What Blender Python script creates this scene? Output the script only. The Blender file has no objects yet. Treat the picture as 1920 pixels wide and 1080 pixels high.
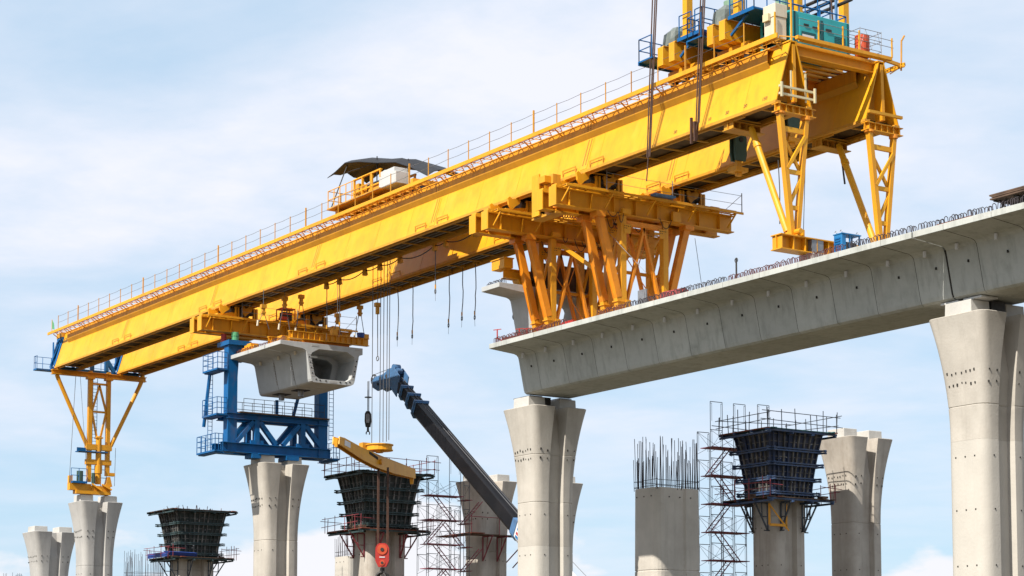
import bpy, math, random
from mathutils import Vector, Matrix
random.seed(7)
SC = bpy.context.scene
COL = SC.collection
R = math.radians

# ------------------------------------------------------------------ camera
F_PX, HOR, PITCH = 3800.0, 1303.0, R(5.0)
PYC = HOR - F_PX * math.tan(PITCH)
YAW = math.atan(2520 / F_PX * math.cos(PITCH))
CAM = Vector((0, 0, 1.7))
D_ = Vector((-math.cos(YAW), math.sin(YAW), 0))
RT = Vector((math.sin(YAW), math.cos(YAW), 0))
FW = D_ * math.cos(PITCH) + Vector((0, 0, math.sin(PITCH)))
UP = -D_ * math.sin(PITCH) + Vector((0, 0, math.cos(PITCH)))
cd = bpy.data.cameras.new('camera')
cam = bpy.data.objects.new('camera', cd)
COL.objects.link(cam)
cd.sensor_fit = 'HORIZONTAL'
cd.sensor_width = 36.0
cd.lens = 36.0 * F_PX / 1920.0
cd.shift_y = (PYC - 540.0) / 1920.0
cd.clip_start = 1.0
cd.clip_end = 6000.0
mw = Matrix.Identity(4)
for i in range(3):
    mw[i][0] = RT[i]; mw[i][1] = UP[i]; mw[i][2] = -FW[i]; mw[i][3] = CAM[i]
cam.matrix_world = mw
SC.camera = cam

# ------------------------------------------------------------------ light
SUNV = Vector((0.25, -1.0, 1.05)).normalized()
SUN_EL = math.asin(SUNV.z)
SUN_AZ = math.atan2(SUNV.x, SUNV.y)
sl = bpy.data.lights.new('sun', 'SUN')
sl.energy = 4.2
sl.angle = R(0.5)
sl.color = (1.0, 0.95, 0.87)
so = bpy.data.objects.new('sun', sl)
COL.objects.link(so)
so.rotation_euler = (-SUNV).to_track_quat('-Z', 'Y').to_euler()
so.location = (-60, -60, 120)

world = bpy.data.worlds.new('World')
SC.world = world
world.use_nodes = True
nt = world.node_tree
for n in list(nt.nodes): nt.nodes.remove(n)
def N(t, kind, **kw):
    n = t.nodes.new(kind)
    for k, v in kw.items(): setattr(n, k, v)
    return n
out = N(nt, 'ShaderNodeOutputWorld')
bg = N(nt, 'ShaderNodeBackground')
bg.inputs['Strength'].default_value = 0.084
sky = N(nt, 'ShaderNodeTexSky', sky_type='NISHITA', sun_disc=False)
sky.sun_elevation = SUN_EL
sky.sun_rotation = SUN_AZ
sky.air_density = 1.0; sky.dust_density = 0.4; sky.ozone_density = 1.6
tc = N(nt, 'ShaderNodeTexCoord')
sep = N(nt, 'ShaderNodeSeparateXYZ')
nt.links.new(tc.outputs['Generated'], sep.inputs[0])
def wmath(op, a, b=None, c=None):
    m = N(nt, 'ShaderNodeMath', operation=op)
    for i, v in enumerate((a, b, c)):
        if v is None: continue
        if isinstance(v, (int, float)): m.inputs[i].default_value = v
        else: nt.links.new(v, m.inputs[i])
    return m.outputs[0]
zc = wmath('MAXIMUM', sep.outputs['Z'], 0.0)
den = wmath('ADD', zc, 0.10)
cu = wmath('DIVIDE', sep.outputs['X'], den)
cv = wmath('DIVIDE', sep.outputs['Y'], den)
comb = N(nt, 'ShaderNodeCombineXYZ')
nt.links.new(cu, comb.inputs[0]); nt.links.new(cv, comb.inputs[1])
# thin high veil
n1 = N(nt, 'ShaderNodeTexNoise')
n1.inputs['Scale'].default_value = 1.25; n1.inputs['Detail'].default_value = 9; n1.inputs['Roughness'].default_value = 0.52
n1.inputs['Distortion'].default_value = 0.5
nt.links.new(comb.outputs[0], n1.inputs['Vector'])
r1 = N(nt, 'ShaderNodeValToRGB')
r1.color_ramp.elements[0].position = 0.34; r1.color_ramp.elements[0].color = (0.34,)*3 + (1,)
r1.color_ramp.elements[1].position = 0.60; r1.color_ramp.elements[1].color = (1,)*3 + (1,)
nt.links.new(n1.outputs['Fac'], r1.inputs[0])
vf = N(nt, 'ShaderNodeMapRange'); vf.inputs[1].default_value = 0.07; vf.inputs[2].default_value = 0.24; vf.inputs[3].default_value = 0.45; vf.inputs[4].default_value = 1.0
nt.links.new(sep.outputs['Z'], vf.inputs[0])
n3 = N(nt, 'ShaderNodeTexNoise'); n3.inputs['Scale'].default_value = 4.2; n3.inputs['Detail'].default_value = 8; n3.inputs['Roughness'].default_value = 0.6
nt.links.new(comb.outputs[0], n3.inputs['Vector'])
mot = N(nt, 'ShaderNodeMapRange'); mot.inputs[1].default_value = 0.32; mot.inputs[2].default_value = 0.68; mot.inputs[3].default_value = 0.72; mot.inputs[4].default_value = 1.12
nt.links.new(n3.outputs['Fac'], mot.inputs[0])
veil = wmath('MINIMUM', wmath('MULTIPLY', wmath('MULTIPLY', r1.outputs[0], vf.outputs[0]), mot.outputs[0]), 1.0)
# low cumulus banks near the horizon
mp = N(nt, 'ShaderNodeMapping')
mp.inputs['Scale'].default_value = (9, 9, 22)
nt.links.new(tc.outputs['Generated'], mp.inputs[0])
n2 = N(nt, 'ShaderNodeTexNoise')
n2.inputs['Scale'].default_value = 1.0; n2.inputs['Detail'].default_value = 9; n2.inputs['Roughness'].default_value = 0.5
nt.links.new(mp.outputs[0], n2.inputs['Vector'])
band = N(nt, 'ShaderNodeMapRange')
band.inputs[1].default_value = 0.03; band.inputs[2].default_value = 0.14
band.inputs[3].default_value = 0.17; band.inputs[4].default_value = -0.26
nt.links.new(sep.outputs['Z'], band.inputs[0])
cum = wmath('ADD', n2.outputs['Fac'], band.outputs[0])
r2 = N(nt, 'ShaderNodeValToRGB')
r2.color_ramp.elements[0].position = 0.515; r2.color_ramp.elements[0].color = (0, 0, 0, 1)
r2.color_ramp.elements[1].position = 0.575; r2.color_ramp.elements[1].color = (0.95, 0.95, 0.95, 1)
nt.links.new(cum, r2.inputs[0])
base = N(nt, 'ShaderNodeMixRGB'); base.inputs[0].default_value = 0.75
nt.links.new(sky.outputs[0], base.inputs[1]); base.inputs[2].default_value = (2.85, 4.5, 5.95, 1)
m1 = N(nt, 'ShaderNodeMixRGB')
nt.links.new(veil, m1.inputs[0]); nt.links.new(base.outputs[0], m1.inputs[1])
m1.inputs[2].default_value = (5.9, 6.05, 6.7, 1)
m2 = N(nt, 'ShaderNodeMixRGB')
nt.links.new(r2.outputs[0], m2.inputs[0]); nt.links.new(m1.outputs[0], m2.inputs[1])
m2.inputs[2].default_value = (6.2, 6.2, 6.5, 1)
nt.links.new(m2.outputs[0], bg.inputs['Color'])
nt.links.new(bg.outputs[0], out.inputs[0])

SC.view_settings.view_transform = 'Standard'
SC.view_settings.look = 'None'
SC.view_settings.exposure = 0.88
SC.view_settings.gamma = 1.0
SC.view_settings.use_curve_mapping = False
SC.render.engine = 'CYCLES'
SC.cycles.max_bounces = 5

# ------------------------------------------------------------------ measuring helpers (pixel of the photo -> point on a world plane)
def ray(x, y): return FW + RT * ((x - 960) / F_PX) + UP * ((PYC - y) / F_PX)
def on_x(x, y, X): d = ray(x, y); return CAM + d * ((X - CAM.x) / d.x)
def on_y(x, y, Y): d = ray(x, y); return CAM + d * ((Y - CAM.y) / d.y)

# ------------------------------------------------------------------ materials
ALB = 0.80
def alb(c): return tuple(v*ALB for v in c) if c else c
def mat(name, col, rough=0.6, metal=0.0, var=0.12, scale=0.8, dirt=None, dirt_amt=0.0, dirt_scale=0.5, streak=0.0,
        bump=0.0, bscale=8.0, island=0.0, spec=0.4, stain=None, stain_amt=0.0):
    col, dirt, stain = alb(col), alb(dirt), alb(stain)
    m = bpy.data.materials.new(name); m.use_nodes = True
    t = m.node_tree; b = t.nodes['Principled BSDF']
    b.inputs['Roughness'].default_value = rough; b.inputs['Metallic'].default_value = metal
    b.inputs['Specular IOR Level'].default_value = spec
    geo = N(t, 'ShaderNodeNewGeometry')
    no = N(t, 'ShaderNodeTexNoise'); no.inputs['Scale'].default_value = scale; no.inputs['Detail'].default_value = 6
    no.inputs['Roughness'].default_value = 0.6
    t.links.new(geo.outputs['Position'], no.inputs['Vector'])
    mr = N(t, 'ShaderNodeMapRange'); mr.inputs[1].default_value = 0.3; mr.inputs[2].default_value = 0.7
    mr.inputs[3].default_value = 1 - var; mr.inputs[4].default_value = 1 + var
    t.links.new(no.outputs['Fac'], mr.inputs[0])
    val = mr.outputs[0]
    if island:
        oi = N(t, 'ShaderNodeObjectInfo')
        m3 = N(t, 'ShaderNodeMapRange'); m3.inputs[3].default_value = 1 - island; m3.inputs[4].default_value = 1 + island
        t.links.new(oi.outputs['Random'], m3.inputs[0])
        mm = N(t, 'ShaderNodeMath', operation='MULTIPLY')
        t.links.new(val, mm.inputs[0]); t.links.new(m3.outputs[0], mm.inputs[1]); val = mm.outputs[0]
    mx = N(t, 'ShaderNodeVectorMath', operation='SCALE')
    mx.inputs[0].default_value = col
    t.links.new(val, mx.inputs['Scale'])
    cur = mx.outputs[0]
    def layer(cur, color, amt, sc, sz, lo, hi, det=5):
        mpn = N(t, 'ShaderNodeMapping'); mpn.inputs['Scale'].default_value = (sc, sc, sz)
        t.links.new(geo.outputs['Position'], mpn.inputs[0])
        n = N(t, 'ShaderNodeTexNoise'); n.inputs['Scale'].default_value = 1.0; n.inputs['Detail'].default_value = det
        n.inputs['Roughness'].default_value = 0.65
        t.links.new(mpn.outputs[0], n.inputs['Vector'])
        r = N(t, 'ShaderNodeMapRange'); r.inputs[1].default_value = lo; r.inputs[2].default_value = hi
        r.inputs[3].default_value = 0; r.inputs[4].default_value = amt
        t.links.new(n.outputs['Fac'], r.inputs[0])
        mi = N(t, 'ShaderNodeMixRGB')
        t.links.new(r.outputs[0], mi.inputs[0]); t.links.new(cur, mi.inputs[1]); mi.inputs[2].default_value = tuple(color) + (1,)
        return mi.outputs[0]
    if dirt: cur = layer(cur, dirt, dirt_amt, dirt_scale, dirt_scale, 0.45, 0.75, 8)
    if streak: cur = layer(cur, dirt or (0.1, 0.08, 0.06), streak, 2.6, 0.16, 0.5, 0.78)
    if stain: cur = layer(cur, stain, stain_amt, 0.9, 0.35, 0.55, 0.72, 6)
    t.links.new(cur, b.inputs['Base Color'])
    if bump:
        bn = N(t, 'ShaderNodeTexNoise'); bn.inputs['Scale'].default_value = bscale; bn.inputs['Detail'].default_value = 5
        t.links.new(geo.outputs['Position'], bn.inputs['Vector'])
        bp = N(t, 'ShaderNodeBump'); bp.inputs['Strength'].default_value = bump; bp.inputs['Distance'].default_value = 0.03
        t.links.new(bn.outputs['Fac'], bp.inputs['Height']); t.links.new(bp.outputs[0], b.inputs['Normal'])
    return m
M = {}
M['yellow'] = mat('yellow_paint', (0.84, 0.398, 0.008), 0.5, var=0.07, scale=0.3, dirt=(0.50, 0.18, 0.012), dirt_amt=0.45, dirt_scale=0.5, streak=0.4, stain=(0.88, 0.50, 0.06), stain_amt=0.35)
M['yellow_dirty_shade'] = mat('rusty_shaded_yellow', (0.72, 0.34, 0.022), 0.6, var=0.16, scale=1.2, dirt=(0.24, 0.09, 0.025), dirt_amt=0.6, dirt_scale=1.2, streak=0.5)  # rust and grime; also the painted shade of the far ear plates
M['orange'] = mat('orange_yellow_paint', (0.84, 0.365, 0.008), 0.5, var=0.10, scale=1.0, dirt=(0.30, 0.12, 0.02), dirt_amt=0.4, dirt_scale=1.0, streak=0.35)
M['orange_deep'] = mat('deep_orange_paint', (0.90, 0.30, 0.010), 0.5, var=0.10, scale=1.0, dirt=(0.30, 0.11, 0.02), dirt_amt=0.4, dirt_scale=0.9, streak=0.3)
M['ledge'] = mat('shaded_ochre_paint', (0.66, 0.31, 0.012), 0.6, var=0.10, scale=0.7, dirt=(0.25, 0.1, 0.02), dirt_amt=0.4, streak=0.2)  # darker yellow with the shade of the down-facing ledge painted in
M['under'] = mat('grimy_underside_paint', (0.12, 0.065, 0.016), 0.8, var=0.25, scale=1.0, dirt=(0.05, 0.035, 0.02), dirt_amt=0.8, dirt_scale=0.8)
M['strip'] = mat('weathered_shaded_yellow', (0.84, 0.34, 0.010), 0.55, var=0.08, scale=0.8, dirt=(0.42, 0.15, 0.012), dirt_amt=0.4, dirt_scale=0.9, streak=0.75)  # rust runs; the deeper orange base also holds the strip's shade
M['tan'] = mat('shadow_patch', (0.50, 0.33, 0.16), 0.7, var=0.08)  # unused tan, the painted tone of trolley shadows on the far girder
M['blue'] = mat('blue_paint', (0.002, 0.115, 0.33), 0.5, var=0.12, scale=0.9, dirt=(0.012, 0.06, 0.14), dirt_amt=0.5, dirt_scale=0.8, streak=0.3, spec=0.25, stain=(0.20, 0.12, 0.08), stain_amt=0.35)
M['blue_light'] = mat('light_blue_paint', (0.08, 0.20, 0.40), 0.45, var=0.12, scale=1.5, dirt=(0.06, 0.05, 0.05), dirt_amt=0.6, dirt_scale=1.6)
M['cyan'] = mat('cyan_blue_paint', (0.015, 0.18, 0.42), 0.45, var=0.1)
M['teal'] = mat('teal_paint', (0.03, 0.40, 0.42), 0.4, var=0.06, dirt=(0.02, 0.16, 0.17), dirt_amt=0.4, streak=0.2)
M['teal_dark'] = mat('dark_teal_grille', (0.012, 0.09, 0.10), 0.6)
M['cream'] = mat('cream_painted_steel', (0.72, 0.64, 0.48), 0.5, var=0.06, dirt=(0.35, 0.25, 0.15), dirt_amt=0.3, streak=0.3)
M['greywhite'] = mat('pale_grey_panel', (0.62, 0.61, 0.58), 0.5, var=0.06, dirt=(0.3, 0.28, 0.25), dirt_amt=0.3)
CON = dict(rough=0.85, bump=0.25, bscale=9.0, spec=0.25)
M['concrete'] = mat('pier_concrete', (0.54, 0.495, 0.43), var=0.10, scale=0.55, dirt=(0.33, 0.30, 0.255), dirt_amt=0.5, dirt_scale=0.45, streak=0.42, stain=(0.60, 0.565, 0.50), stain_amt=0.5, **CON)
M['concrete_pale'] = mat('pale_concrete', (0.565, 0.525, 0.46), var=0.07, scale=0.5, dirt=(0.46, 0.43, 0.38), dirt_amt=0.4, dirt_scale=0.4, streak=0.3, **CON)
M['concrete_grey'] = mat('pier_concrete_grey', (0.50, 0.48, 0.45), var=0.09, scale=0.5, dirt=(0.28, 0.27, 0.26), dirt_amt=0.5, dirt_scale=0.4, streak=0.4, stain=(0.50, 0.49, 0.46), stain_amt=0.4, **CON)
M['concrete_brown'] = mat('pier_concrete_brown', (0.52, 0.47, 0.405), var=0.13, scale=0.6, dirt=(0.28, 0.235, 0.19), dirt_amt=0.55, dirt_scale=0.55, streak=0.55, stain=(0.50, 0.46, 0.40), stain_amt=0.6, **CON)
M['deck'] = mat('segment_concrete', (0.56, 0.57, 0.53), var=0.16, scale=0.9, dirt=(0.27, 0.28, 0.25), dirt_amt=0.75, dirt_scale=0.9, streak=0.7, island=0.09, stain=(0.50, 0.47, 0.42), stain_amt=0.3, **CON)
M['deck_new'] = mat('fresh_segment_concrete', (0.52, 0.525, 0.51), var=0.08, scale=0.9, dirt=(0.36, 0.36, 0.35), dirt_amt=0.45, dirt_scale=0.8, streak=0.35, island=0.05, **CON)
M['block'] = mat('bearing_block_concrete', (0.56, 0.54, 0.50), var=0.1, scale=1.2, dirt=(0.36, 0.33, 0.28), dirt_amt=0.4, **CON)
M['hole'] = mat('dark_recess', (0.03, 0.027, 0.024), 0.9, var=0.2)
M['rust'] = mat('rusty_rebar', (0.16, 0.065, 0.045), 0.8, var=0.35, scale=2.5)
M['rebar_red'] = mat('red_rusty_rebar', (0.13, 0.04, 0.035), 0.8, var=0.3, scale=2.0)
M['rebar'] = mat('grey_rebar', (0.05, 0.04, 0.045), 0.7, var=0.3, scale=2.0)
M['dark'] = mat('dark_steel', (0.03, 0.027, 0.025), 0.6, var=0.3, scale=2.0)
M['black_boom'] = mat('black_boom_paint', (0.007, 0.0065, 0.008), 0.5, var=0.2, scale=1.2, dirt=(0.025, 0.021, 0.021), dirt_amt=0.4, dirt_scale=0.8, spec=0.16)
M['steel'] = mat('galvanised_steel', (0.28, 0.28, 0.29), 0.45, 0.5, var=0.2, scale=3)
M['wire'] = mat('steel_wire_rope', (0.10, 0.10, 0.105), 0.6, var=0.1)
M['rope_brown'] = mat('greasy_brown_rope', (0.085, 0.04, 0.025), 0.7, var=0.3, scale=3)
M['form'] = mat('green_black_formwork', (0.020, 0.032, 0.030), 0.7, var=0.4, scale=1.6, dirt=(0.13, 0.115, 0.10), dirt_amt=0.45, dirt_scale=2.2, streak=0.5)
M['form_blue'] = mat('dark_blue_formwork', (0.018, 0.034, 0.085), 0.7, var=0.4, scale=1.6, dirt=(0.15, 0.13, 0.11), dirt_amt=0.45, dirt_scale=2.2, streak=0.5)
M['form_rib'] = mat('cement_spattered_rib', (0.11, 0.105, 0.10), 0.8, var=0.5, scale=2.5, dirt=(0.36, 0.33, 0.29), dirt_amt=0.7, dirt_scale=2.5)
M['waler'] = mat('dark_green_waler', (0.022, 0.05, 0.052), 0.6, var=0.3, scale=1.5, dirt=(0.15, 0.14, 0.12), dirt_amt=0.4, dirt_scale=2)
M['waler_blue'] = mat('blue_waler', (0.03, 0.065, 0.15), 0.6, var=0.3, scale=1.5, dirt=(0.20, 0.19, 0.17), dirt_amt=0.5, dirt_scale=2)
M['plank'] = mat('weathered_plank', (0.115, 0.07, 0.045), 0.85, var=0.4, scale=2.0)
M['plank_red'] = mat('red_oxide_plank', (0.22, 0.065, 0.035), 0.8, var=0.35, scale=1.5)
M['plank_teal'] = mat('teal_platform_steel', (0.03, 0.11, 0.12), 0.7, var=0.3, scale=2)
M['tube'] = mat('scaffold_tube', (0.075, 0.085, 0.10), 0.5, 0.3, var=0.35, scale=2)
M['tube_red'] = mat('red_scaffold_steel', (0.26, 0.045, 0.055), 0.6, var=0.35, scale=2)
M['ladder'] = mat('purple_red_stair_steel', (0.30, 0.045, 0.085), 0.6, var=0.3, scale=2)
M['red'] = mat('red_paint', (0.46, 0.030, 0.022), 0.45, var=0.15, scale=2, dirt=(0.2, 0.03, 0.02), dirt_amt=0.5)
M['red_orange'] = mat('red_orange_paint', (0.56, 0.075, 0.025), 0.5, var=0.15, scale=2)
M['green'] = mat('green_paint', (0.10, 0.36, 0.16), 0.45, var=0.12)
M['green_grey'] = mat('grey_green_paint', (0.20, 0.33, 0.22), 0.5, var=0.1)
M['green_dark'] = mat('dark_green_block', (0.05, 0.10, 0.075), 0.5, var=0.15)
M['tarp'] = mat('grey_green_tarpaulin', (0.15, 0.175, 0.16), 0.55, var=0.15, scale=1.5, bump=0.5, bscale=3)
M['canopy'] = mat('black_tarpaulin', (0.010, 0.011, 0.014), 0.6, var=0.3, scale=1.5, bump=0.5, bscale=2.5)
M['ivory'] = mat('ivory_handrail', (0.70, 0.60, 0.36), 0.5, var=0.08)
M['white'] = mat('white_paint', (0.75, 0.75, 0.76), 0.45, var=0.05)
M['net_red'] = mat('red_net', (0.30, 0.045, 0.045), 0.8, var=0.3, scale=6)
M['blue_tarp'] = mat('blue_tarpaulin', (0.02, 0.06, 0.28), 0.6, var=0.2, scale=2, bump=0.4)
M['ground'] = mat('packed_earth', (0.105, 0.078, 0.045), 0.95, var=0.25, scale=0.12, dirt=(0.10, 0.11, 0.05), dirt_amt=0.7, dirt_scale=0.03)
M['wet'] = mat('joint_grime', (0.06, 0.06, 0.055), 0.9, var=0.3)
M['ink'] = mat('black_stencil_paint', (0.05, 0.045, 0.04), 0.7, var=0.2)

# ------------------------------------------------------------------ mesh builder
class MB:
    def __init__(s): s.v = []; s.f = []
    def add(s, v, f):
        o = len(s.v); s.v += [tuple(a) for a in v]; s.f += [tuple(i + o for i in q) for q in f]; return s
    def box(s, x0, x1, y0, y1, z0, z1):
        return s.add([(x0,y0,z0),(x1,y0,z0),(x1,y1,z0),(x0,y1,z0),(x0,y0,z1),(x1,y0,z1),(x1,y1,z1),(x0,y1,z1)],
                     [(3,2,1,0),(4,5,6,7),(0,1,5,4),(1,2,6,5),(2,3,7,6),(3,0,4,7)])
    def cbox(s, c, d): return s.box(c[0]-d[0]/2,c[0]+d[0]/2,c[1]-d[1]/2,c[1]+d[1]/2,c[2]-d[2]/2,c[2]+d[2]/2)
    def frame(s, p, q, up):
        p = Vector(p); q = Vector(q); a = (q - p).normalized(); u = Vector(up)
        if abs(a.dot(u)) > 0.98: u = Vector((1, 0, 0)) if abs(a.x) < 0.9 else Vector((0, 1, 0))
        w = a.cross(u).normalized(); u = w.cross(a).normalized(); return p, q, a, w, u
    def beam(s, p, q, w, h, up=(0,0,1), w2=None, h2=None):
        p, q, a, W, U = s.frame(p, q, up); w2 = w if w2 is None else w2; h2 = h if h2 is None else h2
        v = [p-W*w/2-U*h/2, p+W*w/2-U*h/2, p+W*w/2+U*h/2, p-W*w/2+U*h/2,
             q-W*w2/2-U*h2/2, q+W*w2/2-U*h2/2, q+W*w2/2+U*h2/2, q-W*w2/2+U*h2/2]
        return s.add(v, [(0,1,2,3),(7,6,5,4),(0,4,5,1),(1,5,6,2),(2,6,7,3),(3,7,4,0)])
    def ibeam(s, p, q, w, h, t=0.05, up=(0,0,1)):
        p, q, a, W, U = s.frame(p, q, up)
        s.beam(p+U*(h/2-t/2), q+U*(h/2-t/2), w, t, U); s.beam(p-U*(h/2-t/2), q-U*(h/2-t/2), w, t, U)
        return s.beam(p, q, t, h-2*t-0.002, U)
    def tube(s, p, q, r, n=6, r2=None, cap=True):
        p, q, a, W, U = s.frame(p, q, (0,0,1)); r2 = r if r2 is None else r2
        v = []
        for c, rr in ((p, r), (q, r2)):
            for i in range(n):
                t = 2*math.pi*i/n; v.append(c + W*math.cos(t)*rr + U*math.sin(t)*rr)
        f = [(i, (i+1)%n, n+(i+1)%n, n+i) for i in range(n)]
        if cap: f += [tuple(range(n-1,-1,-1)), tuple(range(n, 2*n))]
        return s.add(v, f)
    def path(s, pts, r, n=4):
        for a, b in zip(pts[:-1], pts[1:]): s.tube(a, b, r, n)
        return s
    def prism(s, poly, x0, x1, axis='x'):
        # polygon of 2-D points extruded along an axis
        n = len(poly)
        def P(a, b, t): return {'x': (t, a, b), 'y': (a, t, b), 'z': (a, b, t)}[axis]
        v = [P(a, b, x0) for a, b in poly] + [P(a, b, x1) for a, b in poly]
        return s.add(v, [(i, (i+1)%n, n+(i+1)%n, n+i) for i in range(n)] + [tuple(range(n-1,-1,-1)), tuple(range(n, 2*n))])
    def loft(s, rings, cap=True):
        n = len(rings[0]); v = [p for r in rings for p in r]; f = []
        for k in range(len(rings)-1):
            for i in range(n): f.append((k*n+i, k*n+(i+1)%n, (k+1)*n+(i+1)%n, (k+1)*n+i))
        if cap: f += [tuple(range(n-1,-1,-1)), tuple(range((len(rings)-1)*n, len(rings)*n))]
        return s.add(v, f)
    def torus(s, c, a, rr, r, n=14, m=5, arc=1.0):
        c = Vector(c); a = Vector(a).normalized(); u = a.orthogonal().normalized(); w = a.cross(u)
        pts = [c + (u*math.cos(2*math.pi*arc*i/n) + w*math.sin(2*math.pi*arc*i/n))*rr for i in range(n+1)]
        return s.path(pts, r, m)
    def sphere(s, c, r, n=8):
        rings = []
        for k in range(1, n):
            t = math.pi*k/n
            rings.append([(c[0]+r*math.sin(t)*math.cos(2*math.pi*i/n), c[1]+r*math.sin(t)*math.sin(2*math.pi*i/n), c[2]-r*math.cos(t)) for i in range(n)])
        return s.loft(rings)

ORG = {}
def put(o, label=None, cat=None, group=None, kind=None):
    if label: o['label'] = label
    if cat: o['category'] = cat
    if group: o['group'] = group
    if kind: o['kind'] = kind
    return o
def thing(name, loc, label, cat, group=None):
    o = bpy.data.objects.new(name, None); COL.objects.link(o); o.location = loc; o.empty_display_size = 0.5
    ORG[o] = Vector(loc)
    return put(o, label, cat, group, 'thing')
import bmesh
def make_mesh(name, mb, m, off=(0,0,0), smooth=False, bevel=0):
    me = bpy.data.meshes.new(name)
    me.from_pydata([(a-off[0], b-off[1], c-off[2]) for a, b, c in mb.v], [], mb.f)
    bm = bmesh.new(); bm.from_mesh(me)
    bmesh.ops.recalc_face_normals(bm, faces=bm.faces)
    if bevel:
        bmesh.ops.bevel(bm, geom=[e for e in bm.edges if e.calc_face_angle(0) > 0.6], offset=bevel, segments=1, affect='EDGES')
    bm.to_mesh(me); bm.free()
    me.materials.append(M[m] if isinstance(m, str) else m)
    if smooth:
        for p in me.polygons: p.use_smooth = True
    return me
def part(name, mb, m, parent, label=None, kind=None, smooth=False, bevel=0):
    org = ORG[parent]
    o = bpy.data.objects.new(name, make_mesh(name, mb, m, org, smooth, bevel)); COL.objects.link(o)
    o.parent = parent; ORG[o] = org
    return put(o, label, kind=kind)
def solo(name, mb, m, label, cat, group=None, loc=None, kind=None, smooth=False, bevel=0):
    if loc is None:
        xs = [v[0] for v in mb.v]; ys = [v[1] for v in mb.v]; zs = [v[2] for v in mb.v]
        loc = ((min(xs)+max(xs))/2, (min(ys)+max(ys))/2, min(zs))
    o = bpy.data.objects.new(name, make_mesh(name, mb, m, loc, smooth, bevel)); COL.objects.link(o); o.location = loc
    ORG[o] = Vector(loc)
    return put(o, label, cat, group, kind or 'thing')
def inst(name, me, loc, parent, rot=None):
    # a piece that shares its mesh with its fellows; loc is a world point
    o = bpy.data.objects.new(name, me); COL.objects.link(o); o.parent = parent
    o.location = Vector(loc) - ORG[parent]; ORG[o] = ORG[parent]
    if rot: o.rotation_euler = rot
    return o
def copy_tree(o, delta=None, parent=None, label=None):
    c = o.copy(); COL.objects.link(c)
    if parent: c.parent = parent
    if delta is not None: c.location = Vector(o.location) + Vector(delta)
    if label: c['label'] = label
    ORG[c] = ORG[o]
    for ch in list(o.children): copy_tree(ch, None, c)
    return c

YC = 65.3
DTOP = 21.43

# ------------------------------------------------------------------ ground
g = MB(); nG = 24
for i in range(nG+1):
    for j in range(nG+1):
        g.v.append((-2600+5000*i/nG, -1800+5000*j/nG, 0))
for i in range(nG):
    for j in range(nG):
        a = i*(nG+1)+j; g.f.append((a, a+nG+1, a+nG+2, a+1))
o = bpy.data.objects.new('ground', make_mesh('ground', g, 'ground')); COL.objects.link(o); o['kind'] = 'structure'

# ------------------------------------------------------------------ bridge piers
def pier_ring(hx, hy, c, gy, gd, z, ctr):
    # plan outline with chamfered corners and a groove in the middle of both X faces
    q = 4
    def arc(cx, cy, a0):
        return [(cx + c*math.cos(R(a0+90*i/q)), cy + c*math.sin(R(a0+90*i/q))) for i in range(q+1)]
    p = arc(hx-c, -hy+c, -90) + [(hx, -gy-0.10), (hx-gd, -gy), (hx-gd, gy), (hx, gy+0.10)] + arc(hx-c, hy-c, 0)
    p += arc(-hx+c, hy-c, 90) + [(-hx, gy+0.10), (-hx+gd, gy), (-hx+gd, -gy), (-hx, -gy-0.10)] + arc(-hx+c, -hy+c, 180)
    return [(ctr[0]+a, ctr[1]+b, z) for a, b in p]
def pier_profile(z, k):
    # half sizes at height z (18 = top)
    t = max(0.0, min(1.0, (z - 12.6) / 5.4)); s = t ** 2.0
    hx = 1.12 + 0.56*s; hy = 1.36 + 0.56*s; c = 0.48 - 0.10*s
    gy = 0.40 - 0.06*s; gd = 0.34 + 0.7*max(0.0, (t-0.55)/0.45)
    return hx*k, hy*k, c*k, gy*k, gd*k
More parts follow.
